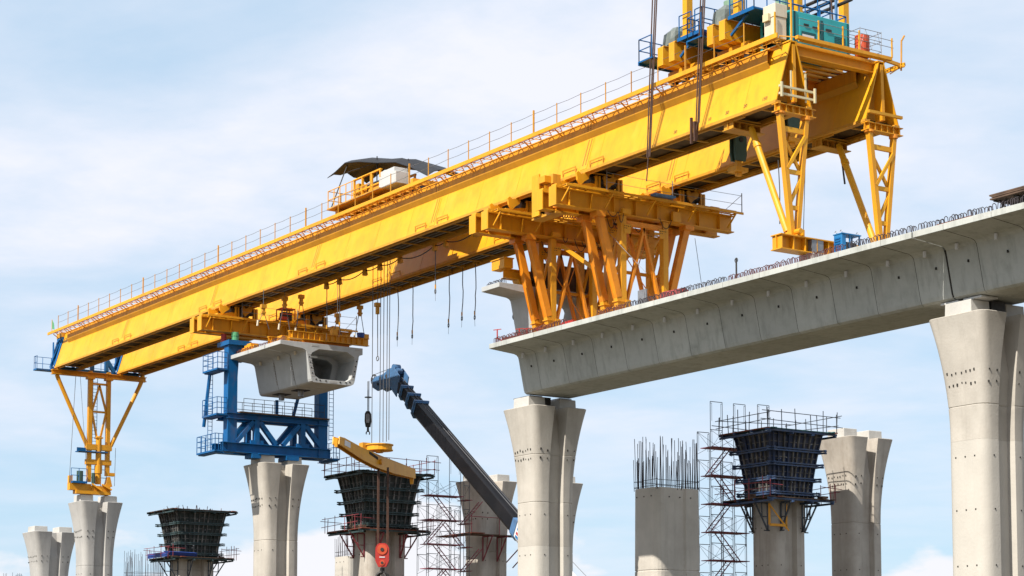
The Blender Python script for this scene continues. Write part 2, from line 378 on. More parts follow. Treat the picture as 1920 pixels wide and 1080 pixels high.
def build_pier(x, y, label, m='concrete', k=1.0, group='flared concrete bridge piers', blocks=True, top=18.0, marks=True, joints=(12.55, 6.6), split_z=None):
    t = thing('bridge_pier', (x, y, 0), label, 'bridge pier', group)
    rings = []; low = []
    zs = [0.0, 3.0, 6.6, 9.5, 12.6] + ([split_z] if split_z and split_z < 12.6 else [])
    zs.sort()
    z = 12.6
    zs += [j for j in joints if 12.7 < j < top]
    while z < top - 0.01:
        z += 0.3
        if all(abs(z-j) > .12 for j in joints): zs.append(min(z, top))
    zs.sort()
    for z in zs:
        if z > top: continue
        hx, hy, c, gy, gd = pier_profile(z, k)
        if any(abs(z - j) < 0.06 for j in joints):
            for dz, e in ((-0.03, 0), (-0.012, 0.022), (0.012, 0.022), (0.03, 0)):
                rings.append(pier_ring(hx-e, hy-e, c, gy, gd, z+dz, (x, y)))
        else: rings.append(pier_ring(hx, hy, c, gy, gd, z, (x, y)))
        if split_z and abs(z-split_z) < .01: low = rings[:]; rings = [pier_ring(hx, hy, c, gy, gd, z+.004, (x, y))]
    hx, hy, c, gy, gd = pier_profile(18.0, k)
    if top >= 17.9:
        rings.append(pier_ring(hx-0.04, hy-0.04, c, gy, gd, top+0.03, (x, y)))
    if low:
        lo_ = part('lower_shaft', MB().loft(low), 'concrete_pale', t, smooth=True)  # shaft below the split height takes the paler concrete
        if hasattr(lo_.data, 'set_sharp_from_angle'): lo_.data.set_sharp_from_angle(angle=R(24))
    sh_ = part('shaft', MB().loft(rings), m, t, smooth=True)
    if hasattr(sh_.data, 'set_sharp_from_angle'): sh_.data.set_sharp_from_angle(angle=R(24))
    if blocks:
        for sgn in (-1, 1):
            b = MB(); cy = y + sgn*(hy*0.56)
            b.loft([[(x-0.78*k, cy-0.58*k, 18.03), (x+0.78*k, cy-0.58*k, 18.03), (x+0.78*k, cy+0.58*k, 18.03), (x-0.78*k, cy+0.58*k, 18.03)],
                    [(x-0.76*k, cy-0.56*k, 18.62), (x+0.76*k, cy-0.56*k, 18.62), (x+0.76*k, cy+0.56*k, 18.62), (x-0.76*k, cy+0.56*k, 18.62)]])
            part('bearing_block', b, 'block', t, bevel=0.02)
    if marks:
        # tie holes of the formwork left in the flare
        b = MB(); rnd = random.Random(int(abs(x*10+y)))
        for row, zz in enumerate((15.05, 15.55) if marks != 'low' else ()):
            hx, hy, c, gy, gd = pier_profile(zz, k)
            for i in range(7):
                xx = x + (-0.75 + 0.25*i)*k*hx/1.2 + rnd.uniform(-.04, .04); s = rnd.uniform(.045, .085)
                b.cbox((xx, y-hy+0.0, zz+rnd.uniform(-.05, .05)), (s, 0.05, s*1.5))
            for i in range(6):
                yy = y + (-1.15 + 0.46*i)*k; s = rnd.uniform(.04, .08)
                if abs(yy-y) < gy+0.2: continue
                b.cbox((x+hx, yy, zz+rnd.uniform(-.05, .05)), (0.05, s, s*1.5))
        for zz in (11.9, 9.6, 7.2):
            hx, hy, c, gy, gd = pier_profile(zz, k)
            for i in (-1, 0, 1): b.cbox((x+0.55*i*k, y-hy, zz), (0.06, 0.04, 0.06))
            for i in (-1, 1): b.cbox((x+hx, y+0.8*i*k, zz), (0.04, 0.06, 0.06))
        part('tie_hole', b, 'hole', t, kind='stuff')
    return t

PG = 'flared concrete bridge piers'
P1 = build_pier(-61.45, YC, 'tall pale flared concrete pier directly below the dark deck joint', split_z=12.6, joints=(14.1, 7.4))
P2 = build_pier(-95.42, YC, 'pale flared concrete pier under the free end of the deck', split_z=10.1, joints=(15.3, 12.55, 6.6))
P3 = build_pier(-129.4, YC, 'flared concrete pier carrying the blue steel frame', 'concrete')
P4 = build_pier(-163.4, YC, 'pale flared concrete pier carrying the yellow front leg of the gantry', 'concrete_grey')
P5 = build_pier(-196.4, 73.7, 'flared concrete pier with lowest visible top, behind the front leg pier', 'concrete_grey', 1.2)
P6 = build_pier(-95.8, 89.7, 'brownish flared concrete pier standing next to the blue formwork', 'concrete_brown')
P7 = build_pier(-130.7, 83.97, 'flared concrete pier behind the black crane boom', 'concrete_brown')
P8 = build_pier(-128.95, 88.95, 'flared concrete pier mostly hidden behind the pier under the deck end', 'concrete')
P9 = build_pier(-129.3, 73.7, 'concrete shaft below the dark green formwork with the yellow lifting beam before it', 'concrete_brown', 1.2, blocks=False, top=13.9, marks='low')
P10 = build_pier(-95.0, 82.5, 'concrete shaft below the dark blue formwork', 'concrete_brown', 1.0, blocks=False, top=13.9, marks='low')
P11 = build_pier(-164.5, 74.8, 'concrete shaft below the small far formwork with the blue tarpaulin', 'concrete_brown', 1.2, blocks=False, top=13.9, marks='low')

def build_stub(x, y, top, label, hx, hy, n, h, m='concrete_grey', z0=0):
    t = thing('pier_stub', (x, y, 0), label, 'unfinished pier', 'unfinished pier stubs with bare rebar')
    r = []
    for z in (0, 3, 6, 8.93, 8.96, 9.0, 9.03, top):
        e = 0.025 if z in (8.96, 9.0) else 0
        f = 1 + 0.012*(top - z)/3
        r.append(pier_ring((hx-e)*f, (hy-e)*f, 0.55, 0.35, 0.12, z, (x, y)))
    part('shaft', MB().loft(r), m, t)
    rnd = random.Random(int(abs(x)+top*10))
    b0 = MB().tube((0,0,0), (0,0,1), 0.020, 5)
    me = make_mesh('rebar', b0, 'rebar')
    per = []
    N4 = n
    for i in range(N4):
        u = i / N4 * 4
        k = int(u); w = (u - k)*2 - 1
        a, b = [(w*(hx-.15), -hy+.15), (hx-.15, w*(hy-.15)), (-w*(hx-.15), hy-.15), (-hx+.15, -w*(hy-.15))][k]
        hh = rnd.choice((h, h, h*.97, h*.82, h*.63, h*.6)) * rnd.uniform(.9, 1.02)
        o = inst('rebar', me, (x+a+rnd.uniform(-.05,.05), y+b+rnd.uniform(-.05,.05), top-0.1), t, (rnd.uniform(-.03,.03), rnd.uniform(-.03,.03), 0))
        o.scale = (1, 1, hh)
    hb = MB()
    for zz in (0.12, 0.45):
        c = [(x-hx+.13, y-hy+.13), (x+hx-.13, y-hy+.13), (x+hx-.13, y+hy-.13), (x-hx+.13, y+hy-.13)]
        for i in range(4):
            a = c[i]; b = c[(i+1) % 4]; hb.tube((a[0], a[1], top+zz), (b[0], b[1], top+zz+rnd.uniform(-.05,.05)), 0.016, 4)
    part('link_bar', hb, 'rebar', t)
    b = MB()
    for i in (-1, 0, 1):
        b.cbox((x+0.7*i, y-hy, top-0.5), (0.07, 0.06, 0.07)); b.cbox((x+hx, y+0.8*i, top-0.55), (0.06, 0.07, 0.07))
    part('tie_hole', b, 'hole', t, kind='stuff')
    return t
build_stub(-95.0, 73.8, 13.85, 'square concrete stub with tall bare rebar beside the red stair scaffold', 1.24, 1.70, 76, 3.15, 'concrete')
build_stub(-163.0, 90.6, 14.3, 'small pale concrete stub with bare rebar just beyond the green formwork pier', 1.4, 1.75, 40, 2.2, 'concrete_pale')
build_stub(-197.0, 84.2, 13.9, 'far rebar cage standing between front leg pier and small formwork', 1.4, 1.8, 44, 2.9)
build_stub(-230.0, 81.0, 13.4, 'farthest rebar cage, beyond the pier behind the front leg pier', 1.4, 1.8, 40, 2.6)

# ------------------------------------------------------------------ the finished deck of precast box segments
def profile(far_wing=True):
    L = [(-4.03, 21.43), (-4.03, 21.16), (-2.36, 21.01), (-2.18, 20.95), (-2.07, 20.84), (-2.02, 20.66), (-1.68, 19.00), (-1.62, 18.84), (-1.47, 18.76)]
    if far_wing: Rr = [(-a, b) for a, b in reversed(L)]
    else: Rr = [(1.40, 18.76), (1.60, 18.87), (1.68, 19.05), (2.0, 20.78), (2.06, 20.93), (2.30, 20.98), (2.30, 21.43)]
    return L + Rr
def segment_solid(x0, x1):
    return MB().prism([(YC+a, b) for a, b in profile()], x0, x1)
HOLLOW_IN = [(-1.10, 21.06), (-1.62, 20.78), (-1.72, 20.55), (-1.40, 19.25), (-1.05, 19.02), (1.05, 19.02), (1.40, 19.25), (1.72, 20.55), (1.62, 20.76), (1.10, 21.06)]
def segment_hollow(x0, x1, dz):
    outp = [(YC+a, b+dz) for a, b in profile(False)]; inp = [(YC+a, b+dz) for a, b in HOLLOW_IN]
    mb = MB(); n = len(outp); m = len(inp)
    vo = [(x, a, b) for x in (x0, x1) for a, b in outp]; vi = [(x, a, b) for x in (x0, x1) for a, b in inp]
    f = [(i, (i+1) % n, n+(i+1) % n, n+i) for i in range(n)]
    o = 2*n
    f += [(o+i, o+m+i, o+m+(i+1) % m, o+(i+1) % m) for i in range(m)]
    mb.add(vo+vi, f)
    # end faces : stitched bands
    pairs = [(0,0),(1,0),(2,1),(3,1),(4,1),(5,2),(6,3),(7,3),(8,4),(9,5),(10,6),(11,6),(12,7),(13,8),(14,8),(15,9)]
    pairs = [p for p in pairs if p[0] < n]
    for e in (0, 1):
        bo = e*n; bi = 2*n + e*m
        for k in range(len(pairs)):
            a, b = pairs[k]; c, d = pairs[(k+1) % len(pairs)]
            mb.f.append((bo+a, bo+c, bi+d, bi+b) if b != d else (bo+a, bo+c, bi+b))
    return mb
deck = thing('viaduct_deck', (-95.1, YC, 18.76), 'long grey concrete box girder deck under the orange trestles', 'bridge deck')
seams = [-95.1, -93.33] + [-93.33 + 2.7*k for k in range(1, 12)] + [-61.76]
span2 = [-61.68, -59.9, -57.2, -54.5, -51.8, -49.1, -46.4]
def loops(x0, x1, y, z, h, mb, rnd, step=0.14):
    x = x0
    while x < x1:
        l = rnd.uniform(-.05, .05); hh = h*rnd.uniform(.82, 1.08); r = 0.019
        for yo in (0.0,):
            a = (x, y+yo, z-0.02); b = (x+l, y+yo+.02, z+hh-.05); c = (x+l+.03, y+yo+.08, z+hh); d = (x+l+.06, y+yo+0.14, z+hh-.05); e = (x+.08+l*.5, y+yo+.18, z-0.02)
            mb.path([a, b, c, d, e], r, 3)
        x += step*rnd.uniform(.8, 1.2)
rnd = random.Random(3)
for ss in (seams, span2):
    for k in range(len(ss)-1):
        x0, x1 = ss[k]+0.009, ss[k+1]-0.009
        s = part('segment', segment_solid(x0, x1), 'deck', deck, bevel=0.01)
        b = MB(); xm = (x0+x1)/2
        pc = MB().tube((0,0,0), (0,0,-0.26), 0.10, 10)
        part('drain_pipe', MB().tube((xm, YC-2.32, 20.96), (xm, YC-2.32, 20.70), 0.075, 10), 'white', s)
        part('tendon_hole', MB().cbox((xm+.3, YC-1.93, 20.20), (0.07, 0.10, 0.11)), 'hole', s)
        lb = MB()
        if k not in (3,) or ss is span2:
            loops(x0+0.08, x1-0.08, YC-3.75, DTOP, 0.38, lb, rnd)
        for _ in range(10):
            xa = rnd.uniform(x0, x1-1.0); ya = rnd.uniform(-3.5, -2.6)+YC
            lb.tube((xa, ya, DTOP+.1), (xa+1.0, ya+.1, DTOP+.12), 0.014, 4)
        part('rebar_loops', lb, 'rebar_red' if x1 < -80 or -75 < x0 < -69 else 'rebar', s, kind='stuff')
for ss in (seams, span2):
    for x in ss[1:-1]:
        part('joint_seal', MB().prism([(YC+a*.9965+(.0 if abs(a) < 2 else 0), 20.1+(b-20.1)*.992) for a, b in profile()], x-.013, x+.013), 'wet', deck)
part('pier_joint_gap', MB().prism([(YC-2.10, 20.86), (YC-2.012, 20.66), (YC-1.675, 19.01), (YC-1.60, 18.87), (YC+1.60, 18.87), (YC+1.675, 19.01), (YC+2.012, 20.66)], -61.765, -61.675), 'hole', deck)
# edge kerb strip lighter along the wing tip is the segment itself

def ring_prism(a, b, x0, x1):
    n = len(a); mb = MB()
    v = [(x, p, q) for x in (x0, x1) for pl_ in (a, b) for p, q in pl_]
    f = []
    for i in range(n):
        j = (i+1) % n
        f += [(i, j, n+j, n+i), (2*n+i, 3*n+i, 3*n+j, 2*n+j), (n+i, n+j, 3*n+j, 3*n+i), (i, 2*n+i, 2*n+j, j)]
    return mb.add(v, f)
# bearings between deck and pier tops
for x, lab in ((-96.0, 'dark bearing and jack stack under the free end of the deck'), (-61.4, 'dark bearing stack under the deck joint at the right pier')):
    t = thing('bridge_bearing', (x, YC, 18.05), lab, 'bridge bearing')
    if x < -90:
        part('jack', MB().box(x+.25, x+.75, YC-.30, YC+.30, 18.06, 18.74), 'dark', t)
        part('plate', MB().box(x-.5, x+1.2, YC-1.45, YC-.6, 18.64, 18.70).box(x-.5, x+1.2, YC+.6, YC+1.45, 18.64, 18.70), 'steel', t)
    else:
        part('jack', MB().box(x-.5, x+.75, YC-.42, YC+.42, 18.06, 18.66), 'dark', t)
        part('plate', MB().box(x-1.2, x-.15, YC-1.5, YC-.5, 18.64, 18.72).box(x+.15, x+1.2, YC-1.5, YC-.5, 18.64, 18.72), 'greywhite', t)
# three segments hung over the third pier
rn = random.Random(11)
for k, (x0, x1) in enumerate(((-128.9, -125.95), (-125.88, -123.4), (-123.3, -121.0))):
    lab = ('grey hung concrete segment farthest from the camera, beside the blue column', 'middle of the three grey hung concrete segments over the blue frame',
           'hung concrete segment showing its open box end with dark shear keys')[k]
    t = thing('box_segment', ((x0+x1)/2, YC, 22.83), lab, 'bridge segment', 'concrete segments hung over the blue frame')
    part('shell', segment_hollow(x0, x1, 4.07), 'deck_new', t, bevel=0.012)
    kb = MB()
    for sg in (-1, 1):
        for j in range(9):
            z = 23.25 + j*0.18; w = 1.53 + (z-23.25)*0.216
            kb.box(x1-0.02, x1+0.012, YC+sg*w-.13, YC+sg*w+.13, z, z+.07)
            if sg < 0 and k < 2: kb.box(x1-0.05, x1+0.006, YC-w-.26, YC-w-.02, z, z+.09)
    for a in (-1.4, 0.0, 2.0): kb.box(x1-0.02, x1+0.012, YC+a-.28, YC+a+.28, 25.30, 25.42)
    kb.box(x1-0.02, x1+0.012, YC-.28, YC+.28, 22.90, 23.02)
    part('shear_key', kb, 'concrete_grey', t, kind='stuff')
    if k < 2:
        a_ = [(YC+p*.995, q+4.07) for p, q in HOLLOW_IN]; b_ = [(YC+p*.74, 24.0+(q+4.07-24.0)*.80) for p, q in HOLLOW_IN]
        part('inner_frame', ring_prism(a_, b_, x1-.3, x1-.02), 'deck_new', t)
    hb = MB()
    for sg in (-1, 1):
        for j in range(4):
            z = 23.42 + j*0.36; w = 1.55 + (z-23.25)*0.216
            hb.box(x1+0.012, x1+0.02, YC+sg*w-.045, YC+sg*w+.045, z, z+.09)
        for a in (.55, 1.0, 1.3): hb.box(x1+0.012, x1+0.02, YC+sg*a-.05, YC+sg*a+.05, 22.95+(.05 if a > 1 else 0), 23.05+(.05 if a > 1 else 0))
    part('duct_hole', hb, 'hole', t, kind='stuff')
    xm = (x0+x1)/2
    part('drain_pipe', MB().tube((xm, YC-2.32, 25.03), (xm, YC-2.32, 24.78), 0.09, 10), 'cream', t)
    lb = MB(); loops(x0+.05, x1-.05, YC-3.7, 25.5, 0.34, lb, rn, 0.16)
    part('rebar_loops', lb, 'rust', t, kind='stuff')
sh = thing('bearing_pair', (-126, YC, 22.5), 'two short round steel pegs under the hung segments', 'bearing')
for dx, dy in ((-127.2, -.55), (-124.8, -.3)):
    part('peg', MB().tube((dx, YC+dy-.2, 22.83), (dx, YC+dy-.2, 22.40), 0.20, 12), 'steel', sh)
    part('cap_plate', MB().box(dx-.5, dx+.5, YC+dy-.7, YC+dy+.3, 22.79, 22.84), 'dark', sh)

# lone segment behind the main support
t = thing('box_segment', (-95.0, YC, 22.0), 'lone grey concrete segment hung behind the yellow legs at the deck end', 'bridge segment')
part('shell', segment_hollow(-95.9, -94.05, 3.38), 'deck_new', t, bevel=0.012)
lb = MB(); loops(-95.85, -94.1, YC-3.7, 24.81, 0.28, lb, rn, 0.15)
part('rebar_loops', lb, 'rebar', t, kind='stuff')
part('hose_loop', MB().torus((-95.9, YC-1.75, 23.4), (0,1,0), 0.22, 0.03), 'dark', t)

# ------------------------------------------------------------------ launching gantry
ZB, ZT = 29.42, 32.38
XL0, XR0 = -163.2, -70.5
gantry = thing('launching_gantry', (-163, YC, 18.7), 'huge yellow twin girder launching gantry spanning the piers', 'launching gantry')
G1, G2 = YC-2.83, YC+2.83
brace_me = make_mesh('cross_brace', MB().beam((0,-.8,0), (.15,.8,0), 0.10, 0.06), 'yellow_dirty_shade')
post_me = make_mesh('guard_post', MB().box(-.022,.022,-.022,.022,0,1.12), 'yellow_dirty_shade')
bracket_mb = lambda s: MB().box(-.62, .62, -.02, .02, .26, .31).box(-.62,-.56,-.02,.02,-.02,.255).box(.56,.62,-.02,.02,-.02,.255)
for yc, s in ((G1, -1), (G2, 1)):
    web = MB()
    # inclined outer and inner webs
    for e in (-1, 1):
        web.prism([(yc+e*1.10, ZB), (yc+e*1.04, ZB), (yc+e*.12, ZT), (yc+e*.18, ZT)], XL0, XR0)
    web.box(XL0, XR0, yc-.24, yc+.24, ZT+.002, ZT+.06)
    gd = part('main_girder', web, 'yellow', gantry)
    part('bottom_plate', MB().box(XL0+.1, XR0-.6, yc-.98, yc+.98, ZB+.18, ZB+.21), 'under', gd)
    end = MB().prism([(yc-1.02, ZB+.25), (yc+1.02, ZB+.25), (yc+.12, ZT-.02), (yc-.12, ZT-.02)], XR0-.9, XR0-.86)
    end1 = MB().prism([(yc-1.0, ZB+.25), (yc+1.0, ZB+.25), (yc+.12, ZT-.02), (yc-.12, ZT-.02)], XL0+.5, XL0+.54)
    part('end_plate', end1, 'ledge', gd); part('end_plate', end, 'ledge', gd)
    part('end_stiffener', MB().beam((XR0-.25, yc+.10, ZB+.1), (XR0-.25, yc+.02, ZT-.1), 0.18, 0.5, (1,0,0)), 'orange', gd)
    for e in (-1, 1):
        part('bottom_rail', MB().box(XL0, XR0, yc+e*.98-.17, yc+e*.98+.17, ZB-.14, ZB-.003).box(XL0+.5, XR0-2.5, yc+e*.92-.05, yc+e*.92+.05, ZB-.22, ZB-.143), 'yellow_dirty_shade', gd)
        # longitudinal stiffener below the upper strip
        za = 31.62
        w = lambda z: .18 + .92*(ZT-z)/(ZT-ZB)
        xa_, xb_ = (XL0+1.6 if e == s else XL0+.3), XR0-1.1
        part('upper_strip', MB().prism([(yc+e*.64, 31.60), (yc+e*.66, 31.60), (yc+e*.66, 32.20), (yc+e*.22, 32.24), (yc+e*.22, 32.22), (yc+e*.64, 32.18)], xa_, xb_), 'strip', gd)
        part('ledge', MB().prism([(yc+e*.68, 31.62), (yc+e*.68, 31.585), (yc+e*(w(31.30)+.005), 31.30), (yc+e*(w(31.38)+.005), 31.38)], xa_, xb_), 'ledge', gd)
    x = XL0+1.2
    while x < XR0-1:
        inst('cross_brace', brace_me, (x, yc, ZB-.055), gd); x += 2.0
    part('cable_tray', MB().box(-130, -92, yc-.55, yc-.40, ZB+.02, ZB+.06).box(-131, -91, yc+.30, yc+.42, ZB+.01, ZB+.05).box(-128, -97, yc-.1, yc-.04, ZB-.02, ZB+.02), 'steel', gd)
    # bolted splices with their lifting brackets
    for xs in (-148.74, -132.4, -116.8, -101.6, -86.06):
        for e in (-1, 1):
            wv = lambda z: .18 + .92*(ZT-z)/(ZT-ZB)
            sp = part('splice_plate', MB().prism([(yc+e*(wv(29.5)+.002), 29.5), (yc+e*(wv(29.5)+.02), 29.5), (yc+e*(wv(31.25)+.02), 31.25), (yc+e*(wv(31.25)+.002), 31.25)], xs-.30, xs+.30), 'yellow', gd)
            bb = MB()
            for i in range(21):
                z = 29.75 + i*0.072
                for dx in (-.13, .13): bb.cbox((xs+dx, yc+e*(wv(z)+.022), z), (.045, .03, .045))
            if True:
                for i in range(5):
                    z = 31.66 + i*.11
                    for dx in (-.13, .13): bb.cbox((xs+dx, yc+e*.662, z), (.045, .03, .045))
            if e == -1: part('bolt', bb, 'plank', gd, kind='stuff')
            for dx in (-1.25, 1.25):
                br = MB(); mbk = bracket_mb(0)
                br.add([(a+xs+dx, b+yc+e*(wv(29.55)+.06), c+29.52) for a, b, c in mbk.v], mbk.f)
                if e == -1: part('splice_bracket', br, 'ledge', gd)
    wv2 = lambda z: .18 + .92*(ZT-z)/(ZT-ZB)
    x = XL0+3.1; k_ = 0
    while x < XR0-2:
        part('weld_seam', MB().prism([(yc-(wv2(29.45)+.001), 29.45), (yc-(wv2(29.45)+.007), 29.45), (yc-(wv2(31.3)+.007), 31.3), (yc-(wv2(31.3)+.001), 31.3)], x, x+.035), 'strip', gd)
        x += (3.9, 4.05, 3.95)[k_ % 3]; k_ += 1
    # walkway on the outer side
    ye = yc + s*1.25
    wk = MB().box(XL0-1.4, XR0+.3, ye-.04, ye+.04, 32.30, 32.52)
    part('walkway_beam', wk, 'yellow', gd)
    lat = MB(); x = XL0-.4; k = 0
    while x < XR0:
        lat.beam((x, yc+s*.68, 32.24), (x+.5, ye-s*.05, 32.34), .04, .04); lat.beam((x+.5, ye-s*.05, 32.34), (x+1.0, yc+s*.68, 32.24), .04, .04)
        if k % 3 == 0: lat.beam((x, yc+s*.67, 31.95), (x+.02, ye-s*.1, 32.27), .06, .05)
        x += 1.0; k += 1
    part('walkway_lattice', lat, 'orange', gd)
    gr = MB()
    for j in range(2): yy = yc + s*(.85 + .2*j); gr.box(XL0-.5, XR0, yy-.016, yy+.016, 32.335, 32.36)
    part('walkway_grating', gr, 'yellow_dirty_shade', gd)
    x = -90.51 - 2.24*32
    k = 0
    while x < XR0-.2:
        o = inst('guard_post', post_me, (x, ye, 32.52), gd)
        if k % 6 == 2: o.scale = (1.8, 1.8, 1.12)
        x += 2.24; k += 1
    gw = MB()
    for zz in (1.05, .52):
        x = -90.51 - 2.24*32
        while x < XR0-2.3:
            xm = x+1.12; gw.path([(x, ye, 32.52+zz), (xm, ye, 32.49+zz), (x+2.24, ye, 32.52+zz)], .013, 4); x += 2.24
    part('guard_wire', gw, 'steel', gd)
    # blue end frame at the far (left) end
    ef = MB()
    for dx in (-.12, -1.15):
        for e in (-1, 1): ef.beam((XL0+dx, yc+e*1.02, ZB+.1), (XL0+dx-.02, yc+e*.34, ZT-.44), .16, .34, (1,0,0))
    ef.box(XL0-1.3, XL0-.01, yc-.46, yc+.46, ZT-.52, ZT-.36)
    for e in (-1, 1):
        ef.beam((XL0-1.1, yc+e*.98, ZB+.25), (XL0-.2, yc+e*.40, ZT-.55), .10, .24, (0,1,0))
        ef.prism([(XL0-1.2, ZB+.35), (XL0-.75, ZB+.35), (XL0-1.0, ZT-.7), (XL0-1.2, ZT-.7)], yc+e*.85-.03, yc+e*.85+.03, 'y')
    ef.box(XL0-1.3, XL0-.01, yc-1.05, yc+1.05, ZB-.1, ZB+.08)
    part('end_frame', ef, 'blue', gd)
    part('end_cap', MB().box(XL0-1.3, XL0-.015, yc-.5, yc+.5, ZT-.34, ZT+.06), 'yellow_dirty_shade', gd)
    # head beam under the near (right) end
    hb = MB().ibeam((XR0-.05, yc-1.15, ZB-.36), (XR0-.05, yc+1.22, ZB-.36), .45, .40, .04)
    for j in range(6): hb.box(XR0-.24, XR0+.15, yc-1.0+.4*j-.02, yc-1.0+.4*j+.02, ZB-.52, ZB-.20)
    part('head_beam', hb, 'orange', gd)
    part('work_light', MB().box(XR0-1.0, XR0-.6, yc-.25, yc+.3, ZB-.05, ZB+.02), 'white', gd)
    rb = MB().ibeam((-74.2, yc-1.0, ZB-.36), (-74.2, yc+1.05, ZB-.36), .75, .40, .04)
    for j in range(5): rb.box(-74.55, -73.85, yc-.9+.42*j-.02, yc-.9+.42*j+.02, ZB-.52, ZB-.20)
    part('strut_beam', rb, 'yellow_dirty_shade', gd)
wv = lambda z: .18 + .92*(ZT-z)/(ZT-ZB)
# stencilled metre marks near the lower edge of the near girder
cu_ = []
for k, txt in enumerate(('150', '20', '50', '10', '20', '30')):
    c = bpy.data.curves.new('mark', 'FONT'); c.body = txt; c.size = .26; c.extrude = .002
    ob = bpy.data.objects.new('stencil_mark', c); COL.objects.link(ob)
    dg = bpy.context.evaluated_depsgraph_get(); me = bpy.data.meshes.new_from_object(ob.evaluated_get(dg)); bpy.data.objects.remove(ob)
    me.materials.clear(); me.materials.append(M['ink'])
    o = bpy.data.objects.new('stencil_mark', me); COL.objects.link(o); o.parent = gantry; ORG[o] = ORG[gantry]
    z = 29.62; o.location = Vector((-71.6-1.35*k, G1-wv(z)-.012, z)) - ORG[gantry]
    o.rotation_euler = (math.atan2(2.96, .92), 0, 0)

# near end cross ties between the two girders and the generator deck
ct = MB()
ct.ibeam((-70.9, G1+.2, 32.12), (-70.9, G2-.2, 32.12), .4, .50, .04)
part('cross_tie', ct, 'orange', gantry)
part('cross_tie', MB().ibeam((-74.6, G1+.2, 32.0), (-74.6, G2-.2, 32.0), .4, .6, .04), 'orange_deep', gantry)
dk = MB()
for j in range(9): dk.beam((-70.3-.55*j, G1+.2, 32.46), (-70.3-.55*j, G2+.1, 32.46), .16, .10)
dk.box(-70.25, -70.05, G1-.1, G2+.3, 32.42, 32.58)
part('end_deck', dk, 'orange', gantry)
for yy in (63.75, 65.3, 66.35, 68.5): part('end_post', MB().box(-70.17, -70.11, yy-.03, yy+.03, 32.58, 33.55), 'yellow', gantry)
part('end_wire', MB().path([(-70.14, 62.5, 33.45), (-70.14, 68.6, 33.42)], .016, 4).path([(-70.14, 62.5, 33.1), (-70.14, 68.6, 33.08)], .016, 4), 'steel', gantry)
fh = MB().beam((-70.5, 68.3, 32.55), (-70.5, 69.5, 32.45), .12, .16)
fh.tube((-70.5, 69.45, 32.2), (-70.5, 69.5, 33.7), .045, 6).tube((-70.5, 69.5, 33.7), (-70.5, 69.7, 34.0), .045, 6)
part('outrigger', fh, 'yellow_dirty_shade', gantry)
# ivory guard at the near end of the near girder
iv = MB()
for z in (29.62, 29.98): iv.box(-70.30, -70.20, G1-1.12, G1+1.08, z, z+.10)
for y in (-1.05, 1.0): iv.box(-70.19, -70.11, G1+y-.05, G1+y+.05, 29.5, 30.2)
iv.box(-70.36, -70.31, G1-.35, G1-.27, 29.5, 30.9).box(-70.36, -70.31, G1+.55, G1+.63, 29.5, 30.9)
part('end_guard', iv, 'ivory', gantry)
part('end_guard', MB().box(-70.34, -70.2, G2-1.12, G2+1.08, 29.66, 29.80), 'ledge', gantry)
# rear legs : A-shaped, each with a raking strut
for yc in (G1, G2):
    lg = thing_leg = part('rear_leg', MB().beam((XR0, yc-.88, 28.78), (XR0, yc-.24, 23.05), .24, .27, (1,0,0)).beam((XR0, yc+.72, 28.70), (XR0, yc+.06, 23.05), .22, .25, (1,0,0)), 'orange', gantry)
    br = MB()
    br.beam((XR0, yc-.80, 28.1), (XR0, yc+.66, 28.1), .14, .24)
    br.beam((XR0, yc-.62, 26.1), (XR0, yc+.44, 26.1), .14, .20)
    br.beam((XR0, yc-.44, 24.4), (XR0, yc+.24, 24.4), .14, .20)
    br.beam((XR0-.1, yc-.74, 27.9), (XR0-.1, yc+.42, 26.2), .10, .16); br.beam((XR0+.1, yc+.6, 27.9), (XR0+.1, yc-.56, 26.2), .10, .16)
    br.beam((XR0, yc+.40, 25.9), (XR0, yc-.38, 24.5), .10, .16)
    part('leg_brace', br, 'yellow', gantry)
    part('leg_cap', MB().tube((XR0, yc-.88, 28.78), (XR0, yc-.88, 28.88), .24, 10), 'orange_deep', gantry)
    part('leg_cap', MB().tube((XR0, yc+.72, 28.70), (XR0, yc+.72, 28.88), .22, 10), 'orange_deep', gantry)
    fp = MB().box(XR0-.3, XR0+.3, yc-.16, yc-.06, 23.0, 23.35).box(XR0-.3, XR0+.3, yc+.2, yc+.3, 23.0, 23.35).tube((XR0-.5, yc-.1, 23.22), (XR0+.5, yc-.1, 23.22), .13, 10)
    part('leg_foot', fp, 'orange', gantry)
    part('raking_strut', MB().tube((-73.55, yc, 28.85), (-71.0, yc-.08, 23.35), .165, 12).tube((-73.2, yc-.01, 28.1), (-73.1, yc-.012, 27.9), .20, 12).tube((-73.62, yc, 29.0), (-73.50, yc, 28.74), .13, 10), 'yellow', gantry)
bb = MB().ibeam((XR0, 61.25, 22.65), (XR0, 69.3, 22.65), .75, .72, .05)
for j in range(12):
    y = 61.35 + j*.72
    bb.box(XR0-.34, XR0+.34, y-.02, y+.02, 22.345, 22.955)
part('foot_beam', bb, 'orange', gantry)
part('foot_panel', MB().box(XR0+.06, XR0+.33, 63.18, 63.9, 22.35, 22.95), 'steel', gantry)
for y in (63.1, 66.5): part('foot_pad', MB().box(XR0-.5, XR0+.5, y, y+1.0, 21.44, 22.28), 'concrete_grey', gantry)

